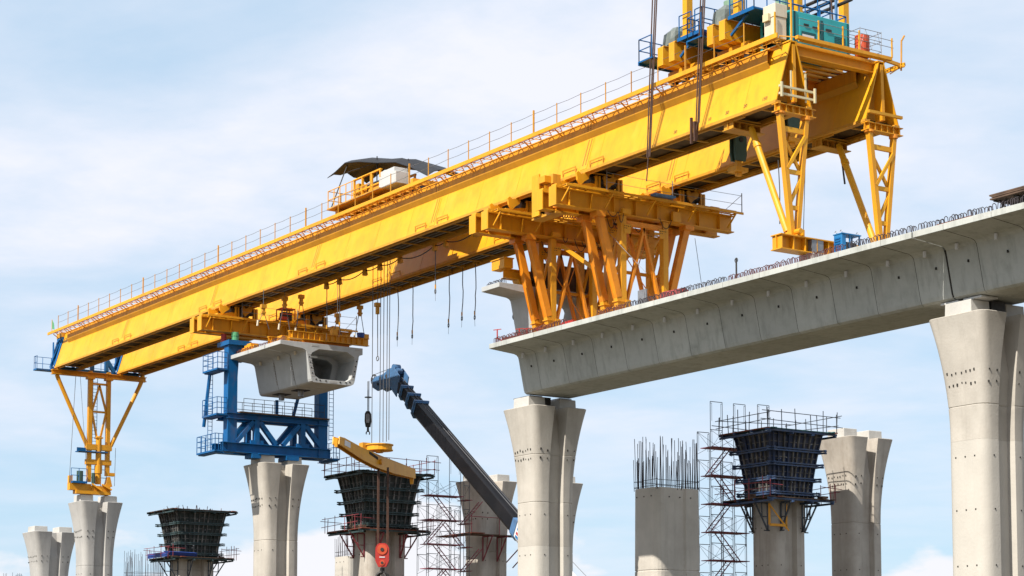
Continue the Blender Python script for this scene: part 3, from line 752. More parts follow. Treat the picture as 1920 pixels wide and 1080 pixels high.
# front leg at the far left
XF = -162.9
fl = part('front_crossbeam', MB().ibeam((XF, 61.0, 28.93), (XF, 69.5, 28.93), .5, .40, .05), 'orange', gantry)
for y in (61.55, 64.45, 66.1, 67.2, 69.2): part('packing', MB().box(XF-.22, XF+.22, y-.12, y+.12, 29.13, 29.27), 'yellow_dirty_shade', fl)
leg = MB()
for y in (64.45, 66.1):
    leg.beam((XF, y, 28.72), (XF, y, 19.75 if y < 65 else 20.35), .34, .34, (1,0,0)).box(XF-.3, XF+.3, y-.32, y+.32, 28.56, 28.72)
part('front_leg', leg, 'orange', gantry)
st = MB()
st.tube((XF, 61.55, 28.45), (XF, 64.2, 22.95), .17, 10).tube((XF, 69.0, 28.45), (XF, 66.4, 22.95), .17, 10)
st.beam((XF, 61.45, 28.72), (XF, 61.62, 28.3), .3, .22, (1,0,0)).beam((XF, 69.1, 28.72), (XF, 68.93, 28.3), .3, .22, (1,0,0))
part('leg_strut', st, 'orange', gantry)
ib = MB()
ib.beam((XF, 65.28, 28.1), (XF, 64.66, 25.9), .14, .16).beam((XF, 65.28, 28.1), (XF, 65.9, 25.9), .14, .16)
ib.beam((XF, 64.66, 25.7), (XF, 65.15, 23.4), .14, .16).beam((XF, 65.9, 25.7), (XF, 65.4, 23.4), .14, .16)
ib.beam((XF, 64.6, 25.8), (XF, 65.95, 25.8), .16, .16).beam((XF, 64.6, 28.2), (XF, 65.95, 28.2), .16, .16)
part('leg_brace', ib, 'orange', gantry)
cb = MB().box(XF-.24, XF+.24, 64.12, 66.42, 22.5, 22.98).box(XF-.22, XF+.22, 64.15, 66.4, 21.25, 21.68)
part('leg_collar', cb, 'orange', gantry)
part('jack_column', MB().tube((XF+.05, 65.28, 23.7), (XF+.05, 65.28, 21.2), .25, 12).tube((XF+.05, 65.28, 21.19), (XF+.05, 65.28, 20.5), .33, 12).tube((XF+.05, 65.28, 20.5), (XF+.05, 65.28, 19.6), .26, 12).box(XF-.2, XF+.3, 64.98, 65.58, 23.5, 23.62), 'orange', gantry)
ldr = MB()
for y in (64.82, 65.22): ldr.tube((XF-.3, y, 28.7), (XF-.3, y, 23.0), .025, 5)
for j in range(18): ldr.tube((XF-.3, 64.82, 23.3+.3*j), (XF-.3, 65.22, 23.3+.3*j), .018, 4)
part('ladder', ldr, 'blue', gantry)
part('small_platform', MB().box(XF-.5, XF+.4, 63.4, 66.0, 22.28, 22.36).beam((XF+.4, 63.2, 22.45), (XF+.4, 64.0, 22.45), .05, .3), 'blue', gantry)
ft = MB().box(XF-.35, XF+.45, 63.2, 66.3, 18.68, 18.98).box(XF-.35, XF+.25, 62.7, 64.6, 18.985, 19.55).box(XF-.3, XF+.35, 64.605, 66.3, 18.985, 19.42)
ft.box(XF-.25, XF+.2, 62.68, 62.95, 19.56, 20.2)
ft.prism([(65.9, 19.43), (66.5, 19.43), (66.3, 20.25), (66.1, 20.25)], XF-.25, XF+.25)
ft.beam((XF+.4, 64.6, 19.55), (XF+.6, 65.4, 19.0), .4, .12).beam((XF+.4, 65.5, 19.55), (XF+.6, 66.3, 19.1), .4, .12)
part('foot_beam', ft, 'orange', gantry)
rl = MB()
for y in (62.7, 63.4, 64.1): rl.tube((XF+.5, y, 19.5), (XF+.5, y, 20.8), .03, 4)
for z in (20.2, 20.8): rl.tube((XF+.5, 62.7, z), (XF+.5, 64.1, z), .025, 4)
for y in (65.7, 66.2): rl.tube((XF-.4, y, 19.5), (XF-.4, y, 20.9), .03, 4)
for z in (20.2, 20.9): rl.tube((XF-.4, 64.8, z), (XF-.4, 66.2, z), .025, 4)
rl.box(XF-.2, XF+.6, 62.85, 64.1, 19.56, 19.72)
part('foot_railing', rl, 'blue', gantry)
part('pump', MB().tube((XF+.3, 63.55, 19.7), (XF+.3, 63.55, 20.6), .28, 10).tube((XF+.3, 64.75, 19.6), (XF+.3, 64.75, 20.5), .16, 8), 'green_dark', gantry)
part('stay_wire', MB().tube((XF+.1, 63.1, 28.7), (XF+.2, 62.65, 19.6), .022, 4).tube((XF+.1, 63.5, 28.7), (XF+.2, 64.2, 20.5), .016, 4).tube((XF+.1, 66.8, 22.8), (XF+.1, 66.75, 19.5), .02, 4), 'wire', gantry)
part('column_lug', MB().box(XF-.2, XF+.2, 66.3, 66.75, 20.35, 20.62), 'orange', gantry)
# blue platform at the front end
bp = MB().box(XL0-1.4, XL0-.62, 60.0, 69.6, 29.14, 29.26).beam((XL0-.5, 61.2, 29.34), (XL0-.5, 69.2, 29.34), .22, .30)
for y in (64.9, 66.2): bp.beam((XL0-.5, y, 29.5), (XL0-.5, y, 31.0), .3, .30, (1,0,0))
bp.beam((XL0-.5, 66.9, 29.5), (XL0-.5, 65.6, 31.4), .3, .28, (1,0,0)).beam((XL0-.5, 65.6, 31.4), (XL0-.5, 68, 31.5), .3, .28, (1,0,0))
part('front_platform', bp, 'blue', gantry)
pr = MB()
ys = [60.05 + .75*j for j in range(13)]
for y in ys: pr.tube((XL0-1.35, y, 29.26), (XL0-1.35, y, 30.35), .025, 4)
for z in (29.8, 30.35): pr.tube((XL0-1.35, 60.05, z), (XL0-1.35, 69.1, z), .022, 4)
for x in (XL0-1.0, XL0-.65): pr.tube((x, 60.05, 29.26), (x, 60.05, 30.35), .025, 4)
for z in (29.8, 30.35): pr.tube((XL0-1.35, 60.05, z), (XL0-.65, 60.05, z), .022, 4)
part('platform_railing', pr, 'blue', gantry)

fg = thing('wind_flag', (-163.6, 61.2, 32.5), 'small faded flag at the left tip of the gantry walkway', 'flag')
part('staff', MB().tube((-163.6, 61.2, 32.5), (-163.6, 61.2, 33.5), .03, 5), 'orange', fg)
part('cloth', MB().prism([(-163.55, 32.7), (-163.0, 32.55), (-163.15, 33.1), (-163.55, 33.45)], 61.19, 61.21, 'y'), 'green', fg)

# ------------------------------------------------------------------ main support frames
def bogie(par, x, yc):
    b = MB()
    b.box(x-.35, x+1.7, yc-1.6, yc+1.4, 28.26, 28.40)
    b.prism([(yc-1.75, 28.405), (yc-.35, 28.405), (yc-.35, 28.86), (yc-.5, 28.86), (yc-1.35, 28.66), (yc-1.75, 28.66)], x-.2, x+1.5)
    bg0 = part('bogie', b, 'yellow', par)
    for dy, mt in ((0, 'yellow'), (1.75, 'yellow_dirty_shade')):  # second ear plates get the darker yellow, their shade put into the paint
        y_ = yc + dy - .55
        for dx in (-.30, 1.55):
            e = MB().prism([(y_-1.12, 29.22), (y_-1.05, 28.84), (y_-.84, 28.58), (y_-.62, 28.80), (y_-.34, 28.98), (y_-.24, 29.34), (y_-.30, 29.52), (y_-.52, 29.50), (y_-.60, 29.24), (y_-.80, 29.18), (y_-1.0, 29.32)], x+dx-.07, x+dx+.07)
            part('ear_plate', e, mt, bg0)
            part('pin', MB().tube((x+dx-.09, y_-.38, 29.38), (x+dx+.09, y_-.38, 29.38), .07, 10), 'dark', bg0)
    for dx in (.1, .75, 1.3): part('roller', MB().tube((x+dx, yc-.72, 28.98), (x+dx, yc+1.02, 28.98), .27, 14), 'dark', bg0)
    part('roller_housing', MB().box(x-.22, x+1.5, yc-.30, yc+.68, 28.41, 28.90), 'dark', bg0)
    for dy in (-.28, 1.18):
        for ddx in (0, 1.80):
            for o in (-.16, .04):
                part('clamp_post', MB().box(x-.40+ddx, x-.16+ddx, yc+dy+o, yc+dy+o+.12, 28.41, 29.22), 'yellow_dirty_shade' if dy > 0 else 'yellow', bg0)
def crossbeam(par, xf, lo=59.4, hi=71.45):
    # two I-beams side by side, the camera side one at xf
    for dx in (0, -1.25):
        b = MB().ibeam((xf+dx, lo+.03, 27.79), (xf+dx, hi, 27.79), .55, .94, .05)
        for j in range(8):
            y = lo + .9 + j*1.45
            b.box(xf+dx-.26, xf+dx+.26, y-.015, y+.015, 27.375, 28.205)
        part('crossbeam', b, 'orange', par)
        part('end_plate', MB().box(xf+dx-.33, xf+dx+.33, lo-.05, lo, 27.28, 28.32), 'yellow', par)
        part('end_box', MB().box(xf+dx-.24, xf+dx+.24, lo+.05, lo+.9, 28.27, 28.44), 'yellow', par)
    d = MB()
    for y in (60.2, 62.2, 64.0, 66.6, 68.4, 70.4): d.beam((xf-1.2, y, 27.6), (xf-.1, y+.5, 27.6), .12, .2)
    part('diaphragm', d, 'orange_deep', par)
    w = MB().beam((xf+.95, lo+.2, 28.26), (xf+.95, hi+.1, 28.26), .06, .12)
    w.beam((xf+.35, lo+.2, 28.30), (xf+.35, hi, 28.30), .05, .06)
    for j in range(9): y = lo+.4+1.42*j; w.beam((xf+.30, y, 28.26), (xf+.92, y, 28.26), .07, .06)
    for j in range(5): y = lo+.45+2.8*j; w.beam((xf+.9, y, 28.2), (xf+.30, y-.1, 27.5), .07, .07)
    part('walkway_frame', w, 'orange', par)
    for j in range(7):
        if j in (2,): continue
        y = lo+.35+1.65*j; part('walkway_plate', MB().box(xf+.36, xf+.90, y, y+1.45, 28.34, 28.37), 'yellow_dirty_shade', par)
    r = MB()
    for y in (62.2, 66.6, hi): r.tube((xf+.95, y, 28.3), (xf+.95, y, 29.4), .03, 5)
    for z in (28.75, 29.25): r.path([(xf+.95, 62.2, z), (xf+.95, 64.4, z-.04), (xf+.95, hi, z)], .013, 4)
    r.path([(xf+.95, hi, 29.3), (xf-.9, hi, 28.6)], .018, 4)
    part('guard_rail', r, 'steel', par)
    part('junction_box', MB().box(xf-.5, xf+.1, hi-1.5, hi-.9, 28.27, 28.65), 'orange', par)
    for yc in (G1, G2): bogie(par, xf-1.45, yc)
def support(xf, label):
    t = thing('steel_trestle', (xf-.6, YC, DTOP), label, 'trestle', 'orange trestles on the deck end')
    crossbeam(t, xf)
    for dx in (0, -1.25):
        x = xf+dx
        for sg in (-1, 1):
            part('column', MB().beam((x, YC+sg*1.42, 27.30), (x, YC+sg*1.42, DTOP+.02), .34, .36, (1,0,0)), 'orange', t)
            b = MB().beam((x, YC+sg*2.95, 27.22), (x, YC+sg*1.72, 22.85), .32, .34, (1,0,0)).beam((x-.17, YC+sg*2.95, 27.22), (x-.17, YC+sg*1.72, 22.85), .38, .03, (1,0,0)).beam((x+.17, YC+sg*2.95, 27.22), (x+.17, YC+sg*1.72, 22.85), .38, .03, (1,0,0))
            part('raking_strut', b, 'orange_deep', t)
            f = MB().beam((x, YC+sg*1.76, 22.82), (x, YC+sg*1.62, 22.0), .26, .34, (1,0,0)).box(x-.25, x+.25, YC+sg*1.66-.25, YC+sg*1.66+.25, 22.3, 22.36).box(x-.25, x+.25, YC+sg*1.66-.25, YC+sg*1.66+.25, 22.6, 22.65)
            part('strut_foot', f, 'orange', t)
            part('strut_head', MB().box(x-.3, x+.3, YC+sg*3.0-.3, YC+sg*3.0+.3, 27.06, 27.31), 'orange_deep', t)
        b = MB().beam((x, YC+.05, 26.9), (x, YC-1.15, 22.6), .14, .22, (1,0,0)).beam((x, YC-.05, 26.9), (x, YC+1.15, 22.6), .14, .22, (1,0,0))
        part('cross_bracing', b, 'orange_deep', t)
        part('tie_beam', MB().beam((x, YC-1.2, 26.95), (x, YC+1.2, 26.95), .25, .26), 'orange_deep', t)
        part('bracket_box', MB().box(x+.22, x+.42, YC-1.66, YC-1.1, 27.36, 27.62), 'orange', t); part('bracket_box', MB().box(x+.22, x+.42, YC+1.75, YC+2.3, 27.36, 27.9), 'orange', t)
    for sg in (-1, 1):
        b = MB()
        b.beam((xf-.2, YC+sg*1.42, 26.6), (xf-1.1, YC+sg*1.42, 24.5), .12, .16).beam((xf-1.1, YC+sg*1.42, 24.4), (xf-.2, YC+sg*1.42, 22.4), .12, .16)
        b.beam((xf-.2, YC+sg*1.42, 24.45), (xf-1.1, YC+sg*1.42, 24.45), .12, .14)
        part('side_bracing', b, 'orange', t)
    r_ = random.Random(int(-xf*10))
    for k in range(7):
        y0 = YC+r_.uniform(-2.6, 2.4); h_ = r_.uniform(.25, .7); l_ = r_.uniform(.3, .9); xx = xf+r_.choice((.33, .36, -.9))
        part('hanging_cable', MB().path([(xx, y0+l_*i/6, 27.4-h_*4*(i/6)*(1-i/6)) for i in range(7)], .022, 4), 'dark', t)
    for k in range(12):
        y0 = YC+r_.uniform(-4.2, 4.2); w_ = r_.uniform(.12, .4)
        part('loose_item', MB().box(xf-.2-w_, xf-.2, y0, y0+w_*1.5, 28.265, 28.38+w_*.9), r_.choice(('dark', 'yellow_dirty_shade', 'steel', 'orange')), t)
    part('brace_rod', MB().tube((xf, YC-1.3, 22.2), (xf-1.25, YC+1.2, 26.6), .03, 5), 'orange_deep', t)
    part('brace_rod', MB().tube((xf, YC+1.3, 22.2), (xf-1.25, YC-1.2, 26.6), .03, 5), 'orange_deep', t)
    part('mid_tie', MB().beam((xf-1.25, YC-1.3, 24.6), (xf-1.25, YC+1.3, 24.6), .14, .16), 'orange', t)
    for dx in (0, -1.25):
        for sg in (-1, 1):
            part('gusset', MB().prism([(YC+sg*1.2-.28, 26.86), (YC+sg*1.2+.28, 26.86), (YC+sg*1.2+.20, 26.35), (YC+sg*1.2-.20, 26.35)], xf+dx+.18, xf+dx+.21), 'orange', t)
            part('gusset', MB().prism([(YC+sg*1.25-.25, 22.0), (YC+sg*1.25+.25, 22.0), (YC+sg*1.15+.15, 22.75), (YC+sg*1.15-.15, 22.75)], xf+dx+.185, xf+dx+.215), 'orange', t)
            bt_ = MB()
            for q_ in range(6): bt_.cbox((xf+dx+.22, YC+sg*1.2-.18+.12*(q_ % 4), 26.75-.12*(q_//4)), (.03, .04, .04))
            part('bolt', bt_, 'dark', t, kind='stuff')
    part('base_tube', MB().tube((xf-1.6, YC-1.75, 22.02), (xf+.6, YC-1.75, 22.02), .09, 8).box(xf-1.7, xf+.7, YC-2.1, YC+2.1, DTOP+.005, DTOP+.18), 'orange', t)
    return t
sa = support(-86.0, 'orange braced trestle with a pale blue panel on its walkway')
sb = support(-92.6, 'orange braced trestle with red hoses on top, standing at the deck tip')
part('link_brace', MB().beam((-91.9, YC-1.2, 26.8), (-87.9, YC-1.2, 24.4), .14, .2).beam((-91.9, YC+1.2, 24.4), (-87.9, YC+1.2, 26.6), .14, .2), 'orange', sb)
jk = MB().tube((-88.6, 60.55, 27.7), (-88.6, 60.55, 29.0), .30, 14).tube((-88.6, 60.55, 28.1), (-88.6, 60.55, 28.16), .36, 14).tube((-88.6, 60.55, 28.7), (-88.6, 60.55, 28.76), .36, 14)
jt = thing('lifting_jack', (-88.6, 60.6, 27.3), 'yellow drum-shaped jack between tall side plates beside the nearer trestle', 'hydraulic jack')
part('cylinder', jk, 'yellow', jt); part('opening', MB().tube((-88.6, 60.55, 29.0), (-88.6, 60.55, 29.3), .22, 12), 'dark', jt)
for y_ in (60.08, 60.92): part('side_plate', MB().box(-88.95, -88.25, y_-.04, y_+.04, 27.3, 29.55), 'yellow', jt)
part('base_arm', MB().box(-89.2, -86.9, 60.2, 60.9, 27.2, 27.3), 'yellow_dirty_shade', jt); part('valve_box', MB().box(-88.0, -87.3, 60.3, 60.8, 28.9, 29.4), 'yellow_dirty_shade', jt)
part('control_box', MB().box(-88.1, -87.5, 59.9, 60.29, 28.95, 29.3), 'orange', jt)

hose = thing('hose_bundle', (-91.0, 63.8, 28.3), 'red coiled hoses lying on the crossbeam of the deck end trestle', 'hose')
rb = MB(); rr = random.Random(5)
for i in range(10): rb.torus((-91.6+.05*i, 64.0+.14*i, 28.55), (rr.uniform(-.3,.3), 1, 0), .2, .035, 10, 4)
part('coil', rb, 'red', hose)
part('valve', MB().box(-91.9, -91.5, 63.5, 63.9, 28.38, 28.75), 'red', hose)
wb = solo('loose_panel', MB().box(-85.2, -84.75, 65.2, 66.6, 28.40, 28.52), 'blue_light', 'pale blue panel lying on the nearer trestle walkway', 'panel', bevel=.02)
# crossbeam above the third pier, standing on the blue frame
sc_ = thing('support_crossbeam', (-130.4, YC, 27.2), 'orange roller crossbeam standing on the green jack of the blue frame', 'support beam')
crossbeam(sc_, -129.8)

# ------------------------------------------------------------------ blue steel frame on the third pier
bf = thing('steel_bracket_frame', (-129.4, YC, 18.65), 'blue steel truss frame with railings on the third pier', 'steel frame')
for y, zt in ((61.45, 26.25), (68.65, 26.25)):
    part('column', MB().beam((-129.0, y, 18.66), (-129.0, y, zt), .72, .72, (1,0,0)), 'blue', bf)
    part('column_head', MB().box(-130.2, -128.3, y-.5, y+1.25 if y < 65 else y+.5, zt+.003, zt+.32).box(-129.8, -128.7, y+.38, y+1.15, zt-1.0, zt-.003), 'blue', bf)
for x in (-128.75, -130.1):
    b = MB().ibeam((x, 60.6, 19.02), (x, 69.3, 19.02), .55, .68, .05)
    b.ibeam((x, 61.0, 21.25), (x, 69.1, 21.25), .5, .42, .05)
    part('chord', b, 'blue', bf)
    b = MB()
    for y in (63.35, 67.0):
        b.beam((x, y, 19.35), (x, y, 21.05), .36, .42, (1,0,0))
        b.beam((x, y-.25, 20.95), (x, y-1.55, 19.42), .30, .34, (1,0,0)); b.beam((x, y+.25, 20.95), (x, y+1.55, 19.42), .30, .34, (1,0,0))
        b.box(x-.19, x+.19, y-.5, y+.5, 19.36, 19.62)
    part('web_member', b, 'blue', bf)
for a_, b_ in (((-131, 62.9, 25.8), (-131.2, 62.7, 21.4)), ((-131, 66.1, 23), (-131, 66.1, 21.4)), ((-131, 67.9, 23.6), (-131, 67.3, 21.4)), ((-131.2, 60.9, 24.8), (-132.2, 60.9, 20.8))): part('hanger', MB().tube(a_, b_, .13, 8), 'blue', bf)
part('stool', MB().box(-130.6, -128.3, 63.4, 64.3, 18.62, 18.68).box(-129.6, -128.4, 62.9, 63.6, 18.35, 18.655).box(-129.6, -128.4, 65.6, 66.6, 18.35, 18.655), 'blue', bf)
part('top_deck', MB().box(-128.9, -128.3, 61.9, 69.0, 21.48, 21.56).box(-130.4, -129.9, 62.2, 68.6, 21.48, 21.60), 'plank', bf)
def plat(z, x0, x1, y0, y1, rails=True):
    part('platform', MB().box(x0, x1, y0, y1, z-.12, z).box(x0+.1, x1-.1, y0+.1, y1-.1, z-.2, z-.125), 'blue', bf)
    r = MB()
    nx = max(2, int((x1-x0)/.7)); ny = max(2, int((y1-y0)/.7))
    for i in range(nx+1):
        x = x0 + (x1-x0)*i/nx; r.tube((x, y0+.04, z), (x, y0+.04, z+1.15), .03, 5)
    for i in range(1, ny+1):
        y = y0 + (y1-y0)*i/ny; r.tube((x0+.04, y, z), (x0+.04, y, z+1.15), .03, 5); r.tube((x1-.04, y, z), (x1-.04, y, z+1.15), .03, 5)
    for h in (.4, .78, 1.15):
        r.path([(x1-.04, y1, z+h), (x1-.04, y0+.04, z+h), (x0+.04, y0+.04, z+h), (x0+.04, y1, z+h)], .025, 5)
    part('railing', r, 'blue', bf)
plat(18.72, -131.2, -128.2, 59.9, 60.55)
plat(21.35, -131.0, -128.6, 60.2, 61.0)
plat(24.55, -131.0, -128.6, 60.2, 61.0)
plat(18.72, -130.6, -128.4, 69.35, 69.9)
for x in (-128.4, -130.3):
    r = MB()
    for j in range(9): y = 62.2+.8*j; r.tube((x, y, 21.5), (x, y, 22.5), .022, 4)
    for h in (22.0, 22.5): r.tube((x, 62.2, h), (x, 68.6, h), .02, 4)
    part('railing', r, 'dark', bf)
l = MB()
for y in (69.15, 69.5): l.tube((-128.7, y, 20.0), (-128.7, y, 24.2), .025, 5)
for j in range(14): l.tube((-128.7, 69.15, 20.1+.3*j), (-128.7, 69.5, 20.1+.3*j), .018, 4)
for y in (60.62, 60.95): l.tube((-130.9, y, 18.8), (-130.9, y, 24.4), .025, 5)
for j in range(18): l.tube((-130.9, 60.62, 18.9+.3*j), (-130.9, 60.95, 18.9+.3*j), .018, 4)
part('ladder', l, 'blue', bf)
j1 = solo('hydraulic_jack', MB().tube((-129.2, 61.85, 26.58), (-129.2, 61.85, 27.28), .26, 14).tube((-129.2, 61.85, 27.0), (-129.2, 61.85, 27.06), .29, 14), 'green', 'bright green cylinder jack on top of the blue column', 'hydraulic jack')
j2 = solo('hydraulic_jack', MB().tube((-129.9, 61.3, 26.58), (-129.9, 61.3, 27.2), .2, 12), 'red', 'red cylinder jack beside the green jack on the blue column', 'hydraulic jack')

# ------------------------------------------------------------------ lifting beams lying on the hung segments
def lifting_beam(x, z, y0, y1, label, extra=True):
    t = thing('lifting_beam', (x, (y0+y1)/2, z), label, 'lifting beam')
    b = MB().ibeam((x, y0, z+.30), (x, y1, z+.30), .36, .52, .04)
    n = int((y1-y0)/.42)
    for i in range(n): y = y0+.2+.42*i; b.box(x-.17, x+.17, y-.012, y+.012, z+.09, z+.51)
    part('beam', b, 'orange', t)
    part('lower_beam', MB().ibeam((x-.35, y0+1.2, z+.02), (x-.35, y1-1.3, z+.02), .3, .30, .03), 'orange_deep', t)
    if extra:
        part('end_bracket', MB().box(x-.2, x+.2, y1-.5, y1-.05, z+.565, z+.85).box(x-.2, x+.2, y1-2.9, y1-2.5, z+.565, z+.95), 'orange', t)
    return t
lifting_beam(-121.4, 25.72, 62.1, 68.25, 'orange beam lying on the open front segment over the blue frame')
lifting_beam(-124.3, 25.72, 62.0, 68.2, 'orange beam lying on the middle hung segment')
for k, (x, lab) in enumerate(((-126.9, 'short orange box beam lying on the left hung segment'), (-127.7, 'short orange box beam at the outer left corner of the hung segments'), (-123.0, 'short orange box beam lying along the front hung segment'))):
    t = thing('packing_beam', (x, 62.4, 25.5), lab, 'steel beam')
    part('beam', MB().box(x-.9, x+.9, 61.75+.2*k, 62.15+.2*k, 25.52, 25.92), 'orange', t)
    rbs = MB()
    for i in range(5): rbs.box(x-.8+.38*i, x-.76+.38*i, 61.68+.2*k, 61.75+.2*k, 25.53, 25.91)
    part('rib', rbs, 'orange_deep', t)
    part('cap_block', MB().box(x-.3, x+.35, 61.8+.2*k, 62.4+.2*k, 25.925, 26.15), 'orange', t)
t = thing('lifting_beam', (-95, 64, 24.9), 'orange lifting frame on top of the lone segment behind the yellow legs', 'lifting beam')
part('beam', MB().ibeam((-94.6, 61.9, 25.45), (-94.6, 68.4, 25.45), .5, .55, .05), 'orange', t)
part('head', MB().box(-95.5, -94.2, 61.7, 62.3, 25.73, 26.25).box(-95.55, -94.15, 61.65, 62.35, 26.26, 26.32), 'orange', t)
part('bracket', MB().prism([(62.9, 24.83), (63.6, 24.83), (63.8, 25.17), (62.7, 25.17)], -94.9, -94.3), 'orange', t)
part('side_panel', MB().box(-94.35, -94.30, 63.6, 68.3, 24.85, 26.3), 'plank', t)

# small machinery on the left crossbeam
pp = thing('power_pack', (-128.4, 65.6, 28.4), 'red framed hydraulic power pack on the left crossbeam', 'hydraulic pump')
part('frame', MB().box(-128.9, -128.0, 64.9, 66.0, 29.15, 29.22).box(-128.9, -128.84, 64.9, 64.96, 28.40, 29.15).box(-128.06, -128.0, 64.9, 64.96, 28.40, 29.15).box(-128.06, -128.0, 65.94, 66.0, 28.40, 29.15).box(-128.9, -128.84, 65.94, 66.0, 28.40, 29.15).box(-128.06,-128.0,64.97,65.93,28.75,28.80), 'red_orange', pp)
part('engine', MB().box(-128.75, -128.15, 65.1, 65.8, 28.42, 28.95), 'dark', pp)
part('tank', MB().box(-128.7, -128.1, 65.0, 65.5, 28.40, 28.60), 'red', pp)
solo('blue_bucket', MB().tube((-121.3, 67.6, 26.3), (-121.3, 67.6, 26.62), .24, 10, .28), 'blue_tarp', 'small dark blue bucket on the right end of the front lifting beam', 'bucket')
# ------------------------------------------------------------------ overhead trolleys on top of the girders
def trolley(x, label, near):
    t = thing('hoist_trolley', (x, YC, 32.5), label, 'hoist trolley', 'hoist trolleys on top of the gantry')
    for dx in (0, .92):
        part('bridge_beam', MB().box(x+dx-.22, x+dx+.22, 61.2, 69.4, 33.25, 34.22), 'yellow', t, bevel=.02)
        part('bridge_flange', MB().box(x+dx-.27, x+dx+.27, 61.25, 69.35, 34.223, 34.26), 'yellow', t)
    for yc in (G1, G2):
        part('end_carriage', MB().box(x-.7, x+1.7, yc-.22, yc+.22, 32.72, 33.24), 'orange', t)
        for dx in (-.45, .45, 1.4):
            part('wheel', MB().tube((x+dx, yc-.12, 32.64), (x+dx, yc+.12, 32.64), .20, 12), 'dark', t)
        part('bolt_row', MB().box(x-.5, x+1.5, yc-.30, yc-.225, 32.8, 32.86), 'yellow_dirty_shade', t)
    # blue platforms either side
    part('platform', MB().box(x-1.45, x-.28, 60.9, 63.2, 33.72, 33.80).box(x-1.45, x-1.39, 60.9, 63.2, 33.60, 33.715), 'blue', t)
    part('platform', MB().box(x+1.2, x+3.1, 61.4, 66.4, 34.27, 34.36).box(x+1.2, x+3.1, 61.36, 61.42, 34.2, 34.38), 'blue', t)
    for y_ in (61.6, 63.6): part('bracket', MB().beam((x+1.16, y_, 33.5), (x+2.4, y_, 34.24), .1, .12), 'blue', t)
    r = MB()
    def rail(pts, z, h=1.15):
        for a, b in zip(pts[:-1], pts[1:]):
            n = max(1, round((Vector(b)-Vector(a)).length/.75))
            for i in range(n+1):
                q = Vector(a).lerp(Vector(b), i/n); r.tube((q.x, q.y, z), (q.x, q.y, z+h), .032, 5)
            for hh in (h*.5, h): r.tube((a[0], a[1], z+hh), (b[0], b[1], z+hh), .03, 5)
    rail([(x-.35, 60.95), (x-1.42, 60.95), (x-1.42, 63.1)], 33.8)
    rail([(x+1.25, 61.45), (x+2.2, 61.45)], 34.36)
    rail([(x+2.5, 61.45), (x+3.05, 61.45), (x+3.05, 66.3)], 34.36)
    rail([(x-.1, 66.4), (x+3.05, 66.3)], 34.36)
    part('railing', r, 'blue', t)
    # winch under a tarpaulin
    rnd = random.Random(int(abs(x)))
    n = 16; rings = []
    for z, sc in ((33.82, 1.0), (34.2, 1.03), (34.75, .98), (35.15, .9), (35.42, .5), (35.52, .12)):
        rg = []
        for i in range(n):
            a = 2*math.pi*i/n
            ca, sa_ = math.cos(a), math.sin(a); q = max(abs(ca), abs(sa_))
            k = sc*(1+rnd.uniform(-.07, .07))/(.35+.65*q)
            rg.append((x-.15+.62*k*ca*.9, 62.55+.85*k*sa_*.9, z+rnd.uniform(-.05, .05)))
        rings.append(rg)
    part('tarpaulin', MB().loft(rings), 'tarp', t, smooth=False)
    part('winch_base', MB().box(x-.9, x+.5, 61.8, 63.4, 34.27, 34.5), 'dark', t)
    # hoist posts
    part('hoist_post', MB().beam((x+1.55, 61.75, 34.36), (x+1.55, 61.75, 39.5), .36, .36, (1,0,0)).box(x+1.3, x+1.8, 61.5, 62.0, 34.37, 34.5), 'yellow', t)
    part('hoist_post', MB().beam((x+1.55, 68.6, 34.2), (x+1.55, 68.6, 39.5), .36, .36, (1,0,0)), 'yellow', t)
    part('hoist_head', MB().beam((x+1.55, 61.2, 39.7), (x+1.55, 69.2, 39.7), .45, .4), 'yellow', t)
    # motor and drum
    part('motor', MB().tube((x+1.9, 64.2, 34.9), (x+1.9, 64.2, 36.6), .32, 14).tube((x+1.9, 64.2, 34.37), (x+1.9, 64.2, 34.9), .24, 10).tube((x+1.9, 64.2, 34.85), (x+1.9, 64.2, 34.92), .42, 14), 'green_grey', t)
    part('drum', MB().tube((x+.2, 64.4, 34.9), (x+1.0, 65.9, 34.9), .5, 14), 'rope_brown', t)
    part('pipe', MB().tube((x-.9, 63.9, 34.3), (x-.9, 63.9, 36.4), .26, 10), 'concrete_grey', t)
    return t
t1 = trolley(-79.1, 'hoist trolley farther from the generator, its tarpaulin at the outer end', True)
t2 = trolley(-75.15, 'hoist trolley next to the cream cabinet and teal generator', True)
b = MB()
for k in range(3): b.tube((-75.5, 66.6, 35.3+.34*k), (-71.2, 66.9, 35.5+.34*k), .09, 8)
pb = thing('pipe_rack', (-73.4, 66.7, 34.3), 'dark pipes stacked behind the cream cabinet on top of the gantry', 'pipes')
part('pipe', b, 'dark', pb)
for xx in (-74.9, -72.0): part('rack_leg', MB().tube((xx, 66.6, 32.6), (xx, 66.6, 36.4), .07, 8), 'blue_light', pb)
